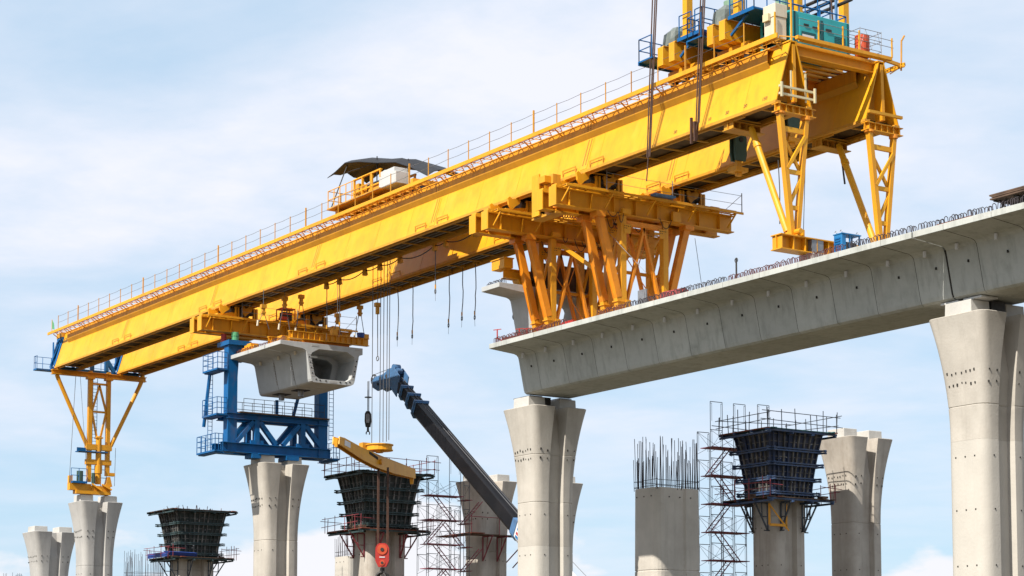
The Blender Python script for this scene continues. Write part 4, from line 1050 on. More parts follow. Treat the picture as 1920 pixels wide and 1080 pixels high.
# hoist ropes with wedge sockets hanging outside the near girder
for x, zb, lab in ((-79.25, 28.1, 'left brown hoist rope hanging in front of the near girder'), (-75.3, 28.9, 'right brown hoist rope hanging in front of the near girder')):
    t = thing('hoist_rope', (x, 61.0, zb), lab, 'rope', 'brown hoist ropes')
    b = MB(); dx = -.55
    for o in (-.07, .03, .10): b.tube((x+.12+o, 61.02+o, 39.3), (x+dx+o*1.4, 60.95, zb+.6), .038, 6)
    part('strand', b, 'rope_brown', t)
    b = MB().tube((x+dx, 60.95, zb+.6), (x+dx-.15, 60.95, zb-.6 if zb < 28.5 else zb), .035, 6)
    if zb > 28.5: b.beam((x+dx-.1, 60.95, zb+.7), (x+dx-.15, 60.95, zb-.25), .30, .12, (1,0,0), .16, .1).beam((x+dx-.5, 60.98, zb+1.0), (x+dx-.5, 60.98, zb-.3), .12, .1, (1,0,0))
    part('socket', b, 'rope_brown', t)

# generator, cabinet, drum at the near end
gn = thing('generator', (-71.4, 64.6, 32.52), 'big teal generator on the right end of the gantry', 'generator')
part('housing', MB().box(-73.2, -71.0, 62.74, 66.55, 32.56, 34.16), 'teal', gn, bevel=.03)
part('door', MB().box(-70.995, -70.965, 63.3, 64.55, 32.75, 33.88), 'teal', gn, bevel=.01)
part('door', MB().box(-70.995, -70.965, 64.85, 66.35, 32.75, 33.88), 'teal', gn, bevel=.01)
part('centre_post', MB().box(-70.992, -70.95, 64.62, 64.78, 32.66, 33.95), 'teal_dark', gn)
part('side_grille', MB().box(-73.0, -71.3, 62.74, 62.775, 33.4, 33.9).box(-73.0, -71.3, 62.74, 62.775, 32.7, 33.1), 'teal_dark', gn)
part('handle', MB().box(-70.96, -70.92, 64.1, 64.5, 33.48, 33.56).box(-70.96, -70.92, 64.95, 65.3, 33.48, 33.60).box(-70.96, -70.92, 63.55, 63.85, 33.52, 33.6), 'dark', gn)
part('name_plate', MB().box(-70.96, -70.945, 63.45, 64.2, 32.95, 33.08), 'white', gn)
part('plate_border', MB().box(-70.963, -70.948, 63.4, 64.3, 32.82, 33.22), 'teal_dark', gn)
lv = MB()
for k in range(6): lv.box(-70.962, -70.945, 65.5, 66.2, 32.9+.08*k, 32.94+.08*k)
part('louvre', lv, 'teal_dark', gn)
part('exhaust', MB().tube((-72.2, 63.4, 34.16), (-72.2, 63.4, 34.55), .09, 10), 'dark', gn)
for y_ in (63.0, 66.4): part('corner_strap', MB().box(-70.998, -70.97, y_-.05, y_+.05, 32.6, 34.12), 'teal_dark', gn)
part('top_rail', MB().path([(-71.1, 62.9, 34.5), (-71.1, 66.4, 34.5), (-73.0, 66.4, 34.5)], .035, 5).path([(-71.1, 65.8, 34.05), (-71.1, 65.8, 34.5)], .035, 5).path([(-71.1, 66.4, 34.05), (-71.1, 66.4, 34.5)], .035, 5).path([(-71.1, 63.4, 34.05), (-71.1, 63.4, 34.5)], .035, 5).path([(-71.1, 64.7, 34.05), (-71.1, 64.7, 34.5)], .06, 5), 'blue', gn)
cbn = thing('electric_cabinet', (-71.1, 62.3, 32.6), 'cream electric cabinet left of the teal generator', 'cabinet')
part('lower_box', MB().box(-71.8, -71.0, 61.8, 62.5, 32.62, 33.65), 'cream', cbn, bevel=.02)
part('upper_box', MB().box(-71.85, -70.97, 61.78, 62.53, 33.66, 34.3), 'cream', cbn, bevel=.02)
part('corner_post', MB().box(-70.93, -70.87, 61.66, 61.73, 32.6, 33.8).box(-70.93, -70.87, 62.68, 62.75, 32.6, 34.5), 'yellow', cbn)
part('switch_box', MB().box(-71.7, -71.3, 61.62, 61.77, 33.5, 33.85), 'ivory', cbn)
rnd = random.Random(2)
rings = []
for z, s_ in ((34.26, 1.0), (34.8, 1.0), (35.25, .95), (35.5, .55), (35.6, .1)):
    rings.append([(-74.2+1.0*s_*max(-.75, min(.75, math.cos(2*math.pi*i/14)))*1.2+rnd.uniform(-.05,.05), 65.3+1.5*s_*max(-.75, min(.75, math.sin(2*math.pi*i/14)))*1.2+rnd.uniform(-.05,.05), z+rnd.uniform(-.04,.04)) for i in range(14)])
solo('covered_winch', MB().loft(rings), 'tarp', 'grey tarpaulin covered winch behind the teal generator', 'winch')
solo('hoist_mast', MB().beam((-73.0, 65.0, 34.1), (-73.0, 65.0, 38.5), .34, .34, (1,0,0)), 'yellow', 'yellow square post rising behind the teal generator', 'post')
solo('hoist_wire', MB().tube((-72.0, 66.4, 34.1), (-72.3, 66.3, 39), .05, 6), 'rope_brown', 'dark brown line rising behind the right end of the generator', 'rope')
dr = thing('fuel_drum', (-71.0, 67.4, 32.6), 'orange red drum inside a wire cage at the right end of the gantry', 'drum')
part('drum', MB().tube((-71.0, 67.35, 32.62), (-71.0, 67.35, 33.68), .36, 18).tube((-71, 67.35, 32.95), (-71, 67.35, 32.99), .375, 18).tube((-71, 67.35, 33.3), (-71, 67.35, 33.34), .375, 18), 'red_orange', dr)
cg = MB()
for y in (66.75, 68.15):
    for x in (-71.5, -70.5): cg.tube((x, y, 32.6), (x, y, 33.9), .02, 4)
for z in (32.9, 33.4, 33.85):
    cg.path([(-70.5, 66.75, z), (-70.5, 68.15, z), (-71.5, 68.15, z), (-71.5, 66.75, z), (-70.5, 66.75, z)], .015, 4)
cg.path([(-70.5, 66.75, 32.9), (-70.5, 67.1, 33.85), (-70.5, 67.5, 32.9), (-70.5, 67.9, 33.85), (-70.5, 68.15, 32.9)], .012, 4)
part('cage', cg, 'steel', dr)

# winch with black canopy in the middle of the gantry
wt = thing('winch_trolley', (-109, YC, 32.5), 'winch unit under a black tarpaulin canopy on top of the gantry', 'winch')
wb_ = MB().box(-115.0, -104.6, 62.0, 62.3, 32.62, 32.9).box(-115.0, -104.6, 68.2, 68.5, 32.62, 32.9)
for x in (-114.6, -110, -105): wb_.box(x-.15, x+.15, 62.0, 68.5, 32.91, 33.2)
part('frame', wb_, 'yellow', wt)
part('floor', MB().box(-115.2, -108.3, 61.6, 68.6, 33.21, 33.30), 'yellow_dirty_shade', wt)
part('engine', MB().box(-112.5, -109.9, 62.7, 64.6, 33.31, 34.35), 'dark', wt, bevel=.06)
part('fuel_tank', MB().box(-111.2, -109.8, 62.45, 62.68, 33.4, 34.1), 'yellow_dirty_shade', wt, bevel=.03)
part('radiator', MB().box(-112.95, -112.6, 62.5, 64.7, 33.31, 34.6), 'yellow_dirty_shade', wt, bevel=.03)
ef_ = MB()
for x_ in (-113.0, -111.9, -110.7, -109.6):
    ef_.box(x_-.06, x_+.06, 62.38, 62.5, 33.31, 34.80).box(x_-.06, x_+.06, 64.9, 65.02, 33.31, 34.80)
ef_.box(-113.1, -109.5, 62.37, 62.51, 34.805, 34.90).box(-113.1, -109.5, 64.89, 65.03, 34.805, 34.90).box(-113.1, -109.5, 62.36, 62.44, 33.95, 34.03)
part('engine_frame', ef_, 'yellow', wt)
part('engine_grille', MB().box(-112.4, -111.5, 62.52, 62.56, 33.5, 34.3), 'yellow_dirty_shade', wt); part('fan', MB().tube((-113.0, 63.2, 34.1), (-112.9, 63.2, 34.1), .5, 14), 'dark', wt)
part('drum', MB().tube((-111.6, 65.5, 34.2), (-111.6, 67.6, 34.2), .7, 16), 'rope_brown', wt)
part('white_cabinet', MB().box(-108.6, -106.5, 61.75, 62.8, 33.25, 34.0).box(-108.5, -106.8, 61.8, 62.8, 34.005, 34.32), 'greywhite', wt, bevel=.02)
r = MB()
for x in (-115.1, -114.3, -113.5, -112.7, -111.9, -110.6, -109.5): r.tube((x, 61.65, 33.3), (x, 61.65, 34.45), .035, 5)
for y in (62.6, 63.6, 64.6): r.tube((-115.1, y, 33.3), (-115.1, y, 34.45), .035, 5)
for z in (33.85, 34.45): r.path([(-109.5, 61.65, z), (-115.1, 61.65, z), (-115.1, 65.6, z)], .03, 5)
part('railing', r, 'yellow', wt)
cn = MB(); rnd = random.Random(9)
xs = [-117.3, -116.2, -114.9, -113.0, -110.8, -108.3, -106.4, -104.4]
zt = [36.5, 36.75, 36.95, 36.6, 36.1, 35.5, 34.75, 33.95]
gridp = []
for i, (x, z) in enumerate(zip(xs, zt)):
    row = []
    for j in range(7):
        y = 62.75 + 3.0*j/6
        row.append((x, y, z - .08*abs(j-3) + rnd.uniform(-.09, .09) - (.25 if j in (0, 6) else 0)))
    gridp.append(row)
nv = len(xs)*7
cn.v = [p for r_ in gridp for p in r_] + [(p[0], p[1], p[2]-.04) for r_ in gridp for p in r_]
for i in range(len(xs)-1):
    for j in range(6):
        a = i*7+j; cn.f.append((a, a+7, a+8, a+1)); cn.f.append((nv+a, nv+a+1, nv+a+8, nv+a+7))
per = [j for j in range(7)] + [i*7+6 for i in range(1, len(xs))] + [(len(xs)-1)*7+j for j in range(5, -1, -1)] + [i*7 for i in range(len(xs)-2, 0, -1)]
for a, b_ in zip(per, per[1:]+per[:1]): cn.f.append((a, b_, nv+b_, nv+a))
part('canopy', cn, 'canopy', wt)
part('canopy_pole', MB().tube((-115.0, 61.8, 33.3), (-115.0, 63.0, 36.4), .04, 5).tube((-111.4, 63.2, 33.3), (-111.4, 63.2, 36.2), .04, 5).tube((-107.6, 63.3, 33.3), (-107.6, 63.3, 35.2), .04, 5).tube((-115.0, 63.0, 35.9), (-111.4, 63.2, 35.8), .03, 5).tube((-111.4, 63.2, 35.8), (-107.6, 63.3, 35.1), .03, 5), 'dark', wt)
# ------------------------------------------------------------------ slings and cables hanging from the girders
rnd = random.Random(21)
def sling(top, bot, lab, loop=True, r=.032, bow=.06):
    a = Vector(top); b = Vector(bot)
    t = thing('wire_sling', a, lab, 'wire sling', 'wire slings hanging from the girders')
    pts = [a.lerp(b, k/8) + Vector((bow*math.sin(math.pi*k/8)*(1 if rnd.random() < .7 else .4), 0, 0)) for k in range(9)]
    pts[0] = a; pts[-1] = b
    part('rope', MB().path(pts, r, 5), 'wire', t)
    part('clamp', MB().beam(a+Vector((0,0,.38)), a-Vector((0,0,.05)), .16, .2, (1,0,0), .30, .24).tube(b+Vector((0,0,.25)), b, .055, 6), 'yellow_dirty_shade', t)
    if loop: part('eye', MB().torus(b-Vector((0,0,.17)), (.3,1,0), .14, .032, 12, 4), 'wire', t)
    part('tail', MB().tube(b-Vector((0,0,.3)), b-Vector((rnd.uniform(-.05,.1),0,.75)), .012, 4), 'wire', t)
    return t
yi = G1+.98
for (px, py, qx, qy, lp, lab) in ((815, 446, 805, 545, 1, 'long wire sling with an eye hanging from the near girder'),
        (612, 515, 608, 618, 0, 'wire sling over the hung segments, left of two from near girder'),
        (636, 509, 633, 612, 0, 'wire sling over the hung segments, right of two from near girder')):
    a = on_y(px, py, yi); b = on_y(qx, qy, yi); sling(a, (a.x+.1, yi, b.z), lab, bool(lp))
yf = G2-.98
for k, (px, py, qx, qy) in enumerate(((746, 540, 743, 630), (774, 534, 776, 625), (842, 512, 845, 604), (867, 500, 867, 592), (891, 494, 891, 590))):
    lab = ('leftmost wire sling hanging free from the far girder', 'second wire sling from the left hanging free from the far girder', 'middle one of the five free wire slings on the far girder',
           'fourth wire sling from the left hanging free from the far girder', 'wire sling nearest the deck end, hanging free from the far girder')[k]
    a = on_y(px, py, yf+1.6); b = on_y(qx, qy, yf+1.6); sling(a, (a.x-.05, yf+1.6, b.z), lab, True, bow=.12)
# cable festoon under the near girder
fs = thing('cable_festoon', (-112, yi, 29), 'black power cable looped between clamps under the near girder', 'cable')
pts = [on_y(px, py, yi) for px, py in ((612, 513), (636, 507), (684, 485), (712, 474), (750, 460), (815, 444), (836, 432), (892, 420))]
b = MB(); c = MB()
for a, q in zip(pts[:-1], pts[1:]):
    L = abs(q.x-a.x); n = 8
    b.path([(a.x+(q.x-a.x)*k/n, yi, 29.15-(.14*L)*4*(k/n)*(1-k/n)*.55) for k in range(n+1)], .035, 5)
for a in pts: c.beam((a.x, yi, 29.3), (a.x+.05, yi, 28.8), .2, .22, (1,0,0), .3, .25)
part('cable', b, 'dark', fs); part('clamp', c, 'yellow_dirty_shade', fs)
# bottom blocks on the sling hoists holding the segments
for k, (px, py, qy, Y) in enumerate(((494, 571, 615, 63.2), (534, 557, 622, 63.6), (565, 553, 628, 64.6), (633, 588, 642, 66.2), (675, 573, 640, 67.3))):
    lab = ('hanging yoke leftmost above the hung segments', 'second hanging yoke from the left above the hung segments', 'hanging yoke in the middle above the hung segments',
           'fourth hanging yoke, standing right of the roller housing', 'rightmost hanging yoke holding the front segment beam')[k]
    X = -123.4
    p = on_x(px, py, X); q = on_x(px, qy, X)
    t = thing('sling_yoke', p, lab, 'lifting yoke', 'hanging yokes above the segments')
    part('wire', MB().tube((p.x, p.y, 32.5 if k in (3, 4) else 29.3), p, .025, 5), 'wire', t)
    part('yoke', MB().box(p.x-.14, p.x+.14, p.y-.19, p.y+.19, p.z-.26, p.z).box(p.x-.10, p.x+.10, p.y-.10, p.y+.10, p.z-.75, p.z-.265).box(p.x-.12, p.x+.12, p.y-.15, p.y+.15, p.z-.62, p.z-.5), 'yellow_dirty_shade', t)
    e = Vector((p.x, p.y, q.z))
    part('leg_rope', MB().tube((p.x, p.y-.1, p.z-.7), (p.x, p.y-.45, e.z+.1), .026, 5).tube((p.x, p.y+.1, p.z-.7), (p.x, p.y+.45, e.z-.05), .026, 5), 'wire', t)
    part('white_sleeve', MB().tube((p.x, p.y-.40, e.z+.5), (p.x, p.y-.45, e.z+.1), .07, 6), 'cream', t)
p = on_y(708, 568, YC); q = on_y(708, 668, YC)
t = thing('sling_yoke', p, 'hanging yoke with a long single tail between the bundle of crane ropes', 'lifting yoke')
part('wire', MB().tube((p.x, p.y, 32.5), p, .022, 5).tube(p, q, .03, 5), 'wire', t)
part('yoke', MB().box(p.x-.14, p.x+.14, p.y-.19, p.y+.19, p.z-.26, p.z).box(p.x-.10, p.x+.10, p.y-.10, p.y+.10, p.z-.75, p.z-.265), 'yellow_dirty_shade', t)
part('eye', MB().torus(q-Vector((0,0,.15)), (0,1,0), .15, .035, 10, 4), 'wire', t)
# two dark green pulley blocks hanging under the near right end
for px, py, Y, lab in ((1384, 275, 64.0, 'dark green pulley block left of the near raking strut'), (1483, 219, 64.6, 'dark green pulley block behind the near rear leg')):
    p = on_y(px, py, Y)
    t = thing('pulley_block', p, lab, 'pulley block', 'dark green pulley blocks')
    bl = MB()
    for dx in (-.22, .10): bl.prism([(p.y-.3+p.y*0, p.z-.75), (p.y+.3, p.z-.75), (p.y+.38, p.z-.4), (p.y+.38, p.z+.4), (p.y+.25, p.z+.72), (p.y-.25, p.z+.72), (p.y-.38, p.z+.4), (p.y-.38, p.z-.4)], p.x+dx, p.x+dx+.12)
    part('cheek_plate', bl, 'green_dark', t)
    part('sheave', MB().tube((p.x-.09, p.y, p.z+.3), (p.x+.09, p.y, p.z+.3), .3, 16).tube((p.x+.225, p.y, p.z+.3), (p.x+.28, p.y, p.z+.3), .12, 10), 'dark', t)
    part('shackle', MB().beam((p.x, p.y, p.z-.7), (p.x, p.y, p.z-1.5), .3, .18).box(p.x-.35, p.x+.3, p.y-.4, p.y+.4, p.z-1.3, p.z-1.1), 'orange', t)
    part('rope', MB().tube((p.x-.02, p.y-.1, p.z+.5), (p.x-.02, p.y-.1, 33.2), .025, 5).tube((p.x-.02, p.y+.15, p.z+.5), (p.x-.02, p.y+.15, 33.2), .025, 5), 'wire', t)
for a, b_, lab in (((1303, 447), (1315, 531), 'thin guy wire dropping from the right end of the nearer trestle'),):
    p = on_y(*a, 68.0); q = on_y(*b_, 68.0); solo('guy_wire', MB().tube(p, q, .018, 4), 'wire', lab, 'wire')
p = on_y(1516, 270, 66.0); q = on_y(1506, 450, 66.0)
solo('guy_wire', MB().tube((p.x, p.y, 32), q, .022, 4), 'wire', 'thin wire dropping between the two rear legs', 'wire')
p = on_y(1118, 412, 63.2); q = on_y(1212, 512, 63.2)
solo('guy_wire', MB().tube(p, q, .012, 4), 'steel', 'pale diagonal wire across the nearer trestle legs', 'wire')
for k, (px, py, qx, qy) in enumerate(((1572, 275, 1584, 345), (1459, 300, 1462, 420))):
    p = on_y(px, py, 68.3 if k == 0 else 63.0); q = on_y(qx, qy, 68.3 if k == 0 else 63.0)
    solo('power_cable', MB().path([p, p.lerp(q, .5)+Vector((.06, 0, 0)), q], .05 if k == 0 else .025, 5), 'dark', ('black cable bundle hanging beside the far raking strut', 'thin dark cable hanging beside the near rear leg')[k], 'cable')

# ------------------------------------------------------------------ things on the deck
bg_ = thing('welding_generator', (-68.2, 63.6, DTOP), 'blue boxy generator on the deck by the far rear leg', 'generator')
part('cabinet', MB().box(-68.65, -68.1, 63.15, 63.42, 21.85, 22.82), 'cyan', bg_, bevel=.02)
for k in range(6): part('louvre', MB().box(-68.58, -68.2, 63.12, 63.148, 22.0+.12*k, 22.06+.12*k), 'blue', bg_)
part('roof', MB().box(-68.68, -68.05, 63.13, 64.32, 22.825, 22.87), 'cyan', bg_)
for x in (-68.62, -68.12): part('corner_post', MB().box(x-.03, x+.03, 64.22, 64.28, 21.75, 22.82), 'cyan', bg_)
part('corner_post', MB().box(-68.15, -68.09, 63.62, 63.68, 21.75, 22.82), 'cyan', bg_)
part('engine', MB().box(-68.55, -68.2, 63.5, 64.15, 21.75, 22.5), 'dark', bg_)
part('skid', MB().box(-68.8, -67.95, 62.9, 64.5, DTOP+.01, 21.745), 'blue', bg_)
for p_ in ((-68.55, 63.2), (-68.2, 63.2), (-68.2, 64.2)): part('lifting_eye', MB().torus((p_[0], p_[1], 22.94), (0,1,0), .07, .018, 8, 4), 'steel', bg_)
br_ = thing('net_roll', (-79.3, 62.6, DTOP), 'roll of red netting lying on the deck edge', 'net roll')
part('roll', MB().tube((-80.4, 62.4, 21.76), (-79.0, 62.6, 21.76), .33, 16), 'net_red', br_)
part('core', MB().torus((-78.98, 62.6, 21.76), (1, .1, 0), .24, .03, 12, 4).torus((-78.98, 62.6, 21.76), (1, .1, 0), .12, .03, 12, 4), 'red', br_)
solo('site_panel', MB().box(-83.6, -82.9, 63.1, 63.2, DTOP+.01, 22.75).box(-83.5, -83.0, 63.07, 63.098, 21.6, 22.6), 'steel', 'upright grey panel on the deck behind the nearer trestle', 'panel', bevel=.01)
pk = thing('plank_stack', (-56.3, 62.0, DTOP), 'stack of brown form planks on trestle at the right edge of the deck', 'planks')
rnd = random.Random(4)
for k in range(3): part('plank', MB().box(-57.4+rnd.uniform(-.3,.2), -53.5, 61.7+rnd.uniform(-.1,.1), 64.2, 22.0+.09*k, 22.06+.09*k), 'plank', pk)
tr = MB()
for x in (-57.5, -56.4, -55.3):
    tr.beam((x, 62.0, DTOP), (x+.5, 62.0, 22.0), .06, .06).beam((x+.6, 62.0, DTOP), (x+.1, 62.0, 22.0), .06, .06).box(x-.05, x+.05, 61.8, 64.0, 21.95, 22.04)
part('trestle', tr, 'dark', pk)
tl = thing('timber_heap', (-60.2, 62.2, DTOP), 'heap of brown timber offcuts on the deck beside the right pier joint', 'timber')
for k in range(6): part('plank', MB().beam((-61.2+.1*k, 61.9+.08*k, 21.55+.06*(k % 3)), (-59.4+.15*k, 62.1+.05*k, 21.6+.06*(k % 3)), .14, .05), 'plank_red', tl)
tl = thing('timber_heap', (-72.5, 62.2, DTOP), 'heap of rusty scrap bars under the gantry foot beam', 'scrap heap')
for k in range(8): part('bar', MB().beam((-73.4+.1*k, 61.8+.1*k, 21.5+.06*(k % 3)), (-71.6+.12*k, 61.9+.06*k, 21.56+.05*(k % 3)), .07, .06), 'rust', tl)
mp_ = solo('marker_post', MB().tube((-73.9+.0, 61.7, DTOP), (-73.9, 61.7, 22.55), .045, 6).torus((-73.9, 61.7, 22.45), (0,1,0), .11, .022, 10, 4), 'dark', 'short dark post with a hoop on the deck edge left of the foot beam', 'post')
cl = thing('edge_clamp', (-94.3, 63, DTOP), 'red screw clamps and bars at the left tip of the deck', 'clamp')
for k, (x, y) in enumerate(((-94.9, 61.7), (-94.0, 62.6), (-93.7, 62.9), (-93.4, 63.4))):
    part('screw_clamp', MB().beam((x, y, DTOP+.35), (x+.35, y+.3, DTOP+.1), .07, .07).tube((x, y, DTOP+.3), (x, y, DTOP+.85), .04, 5).beam((x-.16, y-.16, DTOP+.82), (x+.16, y+.16, DTOP+.86), .04, .04), 'red', cl)
part('bar_pile', MB().box(-94.7, -92.9, 62.0, 63.2, DTOP+.01, DTOP+.22).beam((-94.8, 62.0, DTOP+.3), (-92.6, 62.8, DTOP+.38), .2, .15), 'rebar_red', cl)
rd = solo('red_tray', MB().box(-89.6, -88.4, 62.3, 62.9, 21.72, 21.86).box(-89.5, -88.5, 62.35, 62.5, 21.87, 21.92), 'red', 'bright red tray on the deck between the two trestles', 'tray', bevel=.03)

# ------------------------------------------------------------------ crane lifting beam (yellow) under the winch
c0 = on_y(705, 852, YC); dv = Vector((-.671, .798, 0)).normalized()
sp = thing('spreader_beam', c0-Vector((0,0,.6)), 'yellow spreader beam hanging on crane ropes before the green formwork', 'spreader beam')
nv_ = Vector((-dv.y, dv.x, 0))
def sp_pt(t_, z): return c0 + dv*t_ + Vector((0,0,z))
b = MB()
for o in (-.20, .20):
    poly = [(-7.3, .30), (-6.6, .55), (0, .05), (6.9, .10), (7.2, -.15), (7.1, -.75), (0, -.95), (-1.5, -.9), (-6.9, -.02)]
    poly = [(-7.2, .12), (-7.1, .60), (-6.3, .62), (-3, .36), (0, .22), (4, .14), (7.2, .04), (7.2, -.56), (3, -.66), (0, -.62), (-3, -.40)]
    v = []
    for w in (-.04, .04): v += [sp_pt(a, z-.30)+nv_*(o+w) for a, z in poly]
    n = len(poly)
    b.add(v, [(i, (i+1) % n, n+(i+1) % n, n+i) for i in range(n)] + [tuple(range(n-1,-1,-1)), tuple(range(n, 2*n))])
b.beam(sp_pt(-7.0, .2), sp_pt(0, -.08), .5, .06); b.beam(sp_pt(0, -.08), sp_pt(7.1, -.24), .5, .06)
part('main_beam', b, 'yellow', sp)
for t_, s_ in ((-7.1, .1), (7.1, -.8)):
    part('end_hook', MB().beam(sp_pt(t_, s_+.1), sp_pt(t_, s_-.45), .3, .25, dv, .18, .12), 'orange', sp)
part('slot', MB().beam(sp_pt(-1.9, -.10)-nv_*.245, sp_pt(-.3, -.32)-nv_*.245, .03, .18), 'hole', sp)
part('white_plate', MB().beam(sp_pt(-6.3, .02)-nv_*.25, sp_pt(-5.3, -.05)-nv_*.25, .02, .34), 'white', sp)
part('pin', MB().tube(sp_pt(.1, -.5)-nv_*.42, sp_pt(.1, -.5)+nv_*.42, .18, 12), 'orange', sp)
part('swivel', MB().tube(c0+Vector((.1,.2,.10)), c0+Vector((.1,.2,.28)), .25, 10).tube(c0+Vector((.1,.2,.30)), c0+Vector((.1,.2,.58)), .84, 20).tube(c0+Vector((.1,.2,.585)), c0+Vector((.1,.2,.65)), .92, 20).tube(c0+Vector((.1,.2,.24)), c0+Vector((.1,.2,.295)), .90, 20), 'yellow', sp)
part('swivel_lug', MB().cbox(c0+Vector((-.7,-.45,.52)), (.5,.6,.55)), 'yellow_dirty_shade', sp)
b = MB()
for px in (697, 712, 718, 724.5, 729):
    q = on_y(px, 835, YC-.3+.2*(px % 3)); b.tube((q.x, q.y, c0.z+.7), (q.x+.05, q.y, 33.3), .026, 5)
part('hoist_rope', b, 'wire', sp)

# red hook block hanging below the beam
p = on_y(717, 1040, YC+.6)
rh = thing('hook_block', (p.x, p.y, 9.4), 'big red hook block hanging low before the green formwork pier', 'hook block')
bl = MB()
for o in (-.26, .14):
    pts = [(-.52, -.45), (-.30, -.88), (.30, -.88), (.52, -.45), (.52, .45), (.40, .68), (.22, .80), (-.22, .80), (-.40, .68), (-.52, .45)]
    v = [p + RT*a*.86 + Vector((0,0,z*.92)) + D_*(o+w) for w in (0, .12) for a, z in pts]; n = len(pts)
    bl.add(v, [(i, (i+1) % n, n+(i+1) % n, n+i) for i in range(n)] + [tuple(range(n-1,-1,-1)), tuple(range(n, 2*n))])
part('cheek_plate', bl, 'red', rh)
part('sheave', MB().tube(p+Vector((0,0,.32))-D_*.32, p+Vector((0,0,.32))-D_*.265, .34, 16).tube(p+Vector((0,0,-.55))-D_*.31, p+Vector((0,0,-.55))-D_*.265, .18, 12).tube(p+Vector((0,0,.32))-D_*.12, p+Vector((0,0,.32))+D_*.12, .42, 16), 'red_orange', rh)
part('hub', MB().tube(p+Vector((0,0,.32))-D_*.36, p+Vector((0,0,.32))-D_*.325, .12, 10).tube(p+Vector((0,0,-.55))-D_*.34, p+Vector((0,0,-.55))-D_*.315, .09, 10), 'dark', rh)
part('label_plate', MB().beam(p+Vector((0,0,-.18))-D_*.28-RT*.18, p+Vector((0,0,-.18))-D_*.28+RT*.18, .03, .06), 'white', rh)
part('hook', MB().beam(p+Vector((0,0,-.88)), p+Vector((0,0,-1.2)), .22, .22).torus(p+Vector((0,0,-1.55)), D_, .40, .10, 14, 8, .8).torus(p+Vector((0,0,-1.55)), D_+RT*.9, .34, .05, 14, 6), 'dark', rh)
b = MB()
for a in (-.33, -.25, .30, .37): b.tube(p+RT*a+Vector((0,0,.4)), Vector((p.x, p.y, 0))+RT*a+Vector((0,0,16.6)), .042, 5)
part('fall_rope', b, 'rope_brown', rh)

# ------------------------------------------------------------------ mobile crane with its telescopic boom
hd = on_y(748, 722, 71.3); lo = on_y(966, 982, 69.6)
ax = (lo-hd).normalized()
base = hd + ax*((hd.z-3.0)/(-ax.z))
mc = thing('mobile_crane', (base.x, base.y, 0), 'mobile crane with long black telescopic boom and pale blue boom head', 'mobile crane')
side = ax.cross(Vector((0,0,1))).normalized(); top_ = side.cross(ax).normalized()
L = (base-hd).length
def bp_(t_, u=0, w=0): return hd + ax*t_ + top_*u + side*w
def boxsec(t0, t1, h, w):
    # box section with rounded belly
    pr_ = [(-w/2, h/2), (w/2, h/2), (w/2, -h*.25), (w*.28, -h/2), (-w*.28, -h/2), (-w/2, -h*.25)]
    return MB().loft([[bp_(t, u, s_) for s_, u in pr_] for t in (t0, t1)])
llo = (lo-hd).length
d1 = (Vector(on_y(760, 736, 71.2))-hd).length
llo += .75
secs = [(0.2, d1, .84), (d1-.2, d1+1.3, .90), (d1+1.2, d1+2.7, .98), (d1+2.6, llo-.3, 1.10)]
for k, (a, b_, h) in enumerate(secs): part('boom_section', boxsec(a, b_, h, h*.8), 'black_boom', mc, bevel=.03)
for a, h in ((d1-.1, .92), (d1+1.25, 1.0), (d1+2.6, 1.14)): part('boom_collar', boxsec(a, a+.34, h+.05, (h+.05)*.82).add(boxsec(a+.10, a+.22, h+.22, (h+.22)*.84).v, boxsec(a+.10, a+.22, h+.22, (h+.22)*.84).f), 'blue_light', mc)
part('boom_collar', boxsec(llo-.3, llo+.3, 1.32, 1.08), 'blue_light', mc)
part('boom_section', boxsec(llo+.3, L, 1.24, 1.0), 'white', mc, label='white lowest boom section with blue and red stripes')
st_ = MB(); st2 = MB()
for o, mbx in ((.30, st_), (.02, st2), (-.2, st_)):
    for sd in (-1, 1): mbx.beam(bp_(llo+.5, o, sd*.505), bp_(L-.2, o, sd*.505), .012, .16, top_)
part('stripe', st_, 'cyan', mc); part('stripe', st2, 'red', mc)
part('boom_decal', MB().beam(bp_(llo*.68, .3, -.455), bp_(llo*.68+.5, .32, -.455), .012, .2, top_).beam(bp_(llo*.62, -.30, -.455), bp_(llo*.62+.3, -.3, -.455), .012, .12, top_).beam(bp_(1.3, .1, -.39), bp_(1.8, .1, -.39), .012, .3, top_), 'white', mc)
# scuffs along the boom side
sc2 = MB(); rnd = random.Random(8)
for k in range(9):
    a = rnd.uniform(d1+3.6, llo-2); o = rnd.uniform(-.1, .5)
    sc2.beam(bp_(a, o, -.452), bp_(a+rnd.uniform(.4, 1.3), o+rnd.uniform(-.03,.03), -.452), .008, .03, top_)
part('scuff', sc2, 'steel', mc)
hp = MB()
Yh = hd.y
for w in (-.40, .33):
    pts = [on_y(px, py, Yh) for px, py in ((758, 706), (747, 690), (738, 692), (728, 702), (712, 708), (705, 717), (708, 728), (717, 734), (730, 729), (740, 727), (752, 745))]
    v = [p_ + Vector((0, w+q, 0)) for q in (0, .07) for p_ in pts]; n = len(pts)
    hp.add(v, [(i, (i+1) % n, n+(i+1) % n, n+i) for i in range(n)] + [tuple(range(n-1,-1,-1)), tuple(range(n, 2*n))])
for px, py in ((722, 726), (740, 700), (712, 716)):
    p_ = on_y(px, py, Yh); hp.beam(p_-Vector((0, .33, 0)), p_+Vector((0, .33, 0)), .5, .3)
hpo = part('boom_head', hp, 'blue_light', mc)
part('sheave', MB().tube(on_y(743, 690, Yh)-Vector((0,.25,0)), on_y(743, 690, Yh)+Vector((0,.25,0)), .26, 16).tube(on_y(748, 696, Yh)-Vector((0,.2,0)), on_y(748, 696, Yh)+Vector((0,.2,0)), .2, 12), 'blue_light', mc)
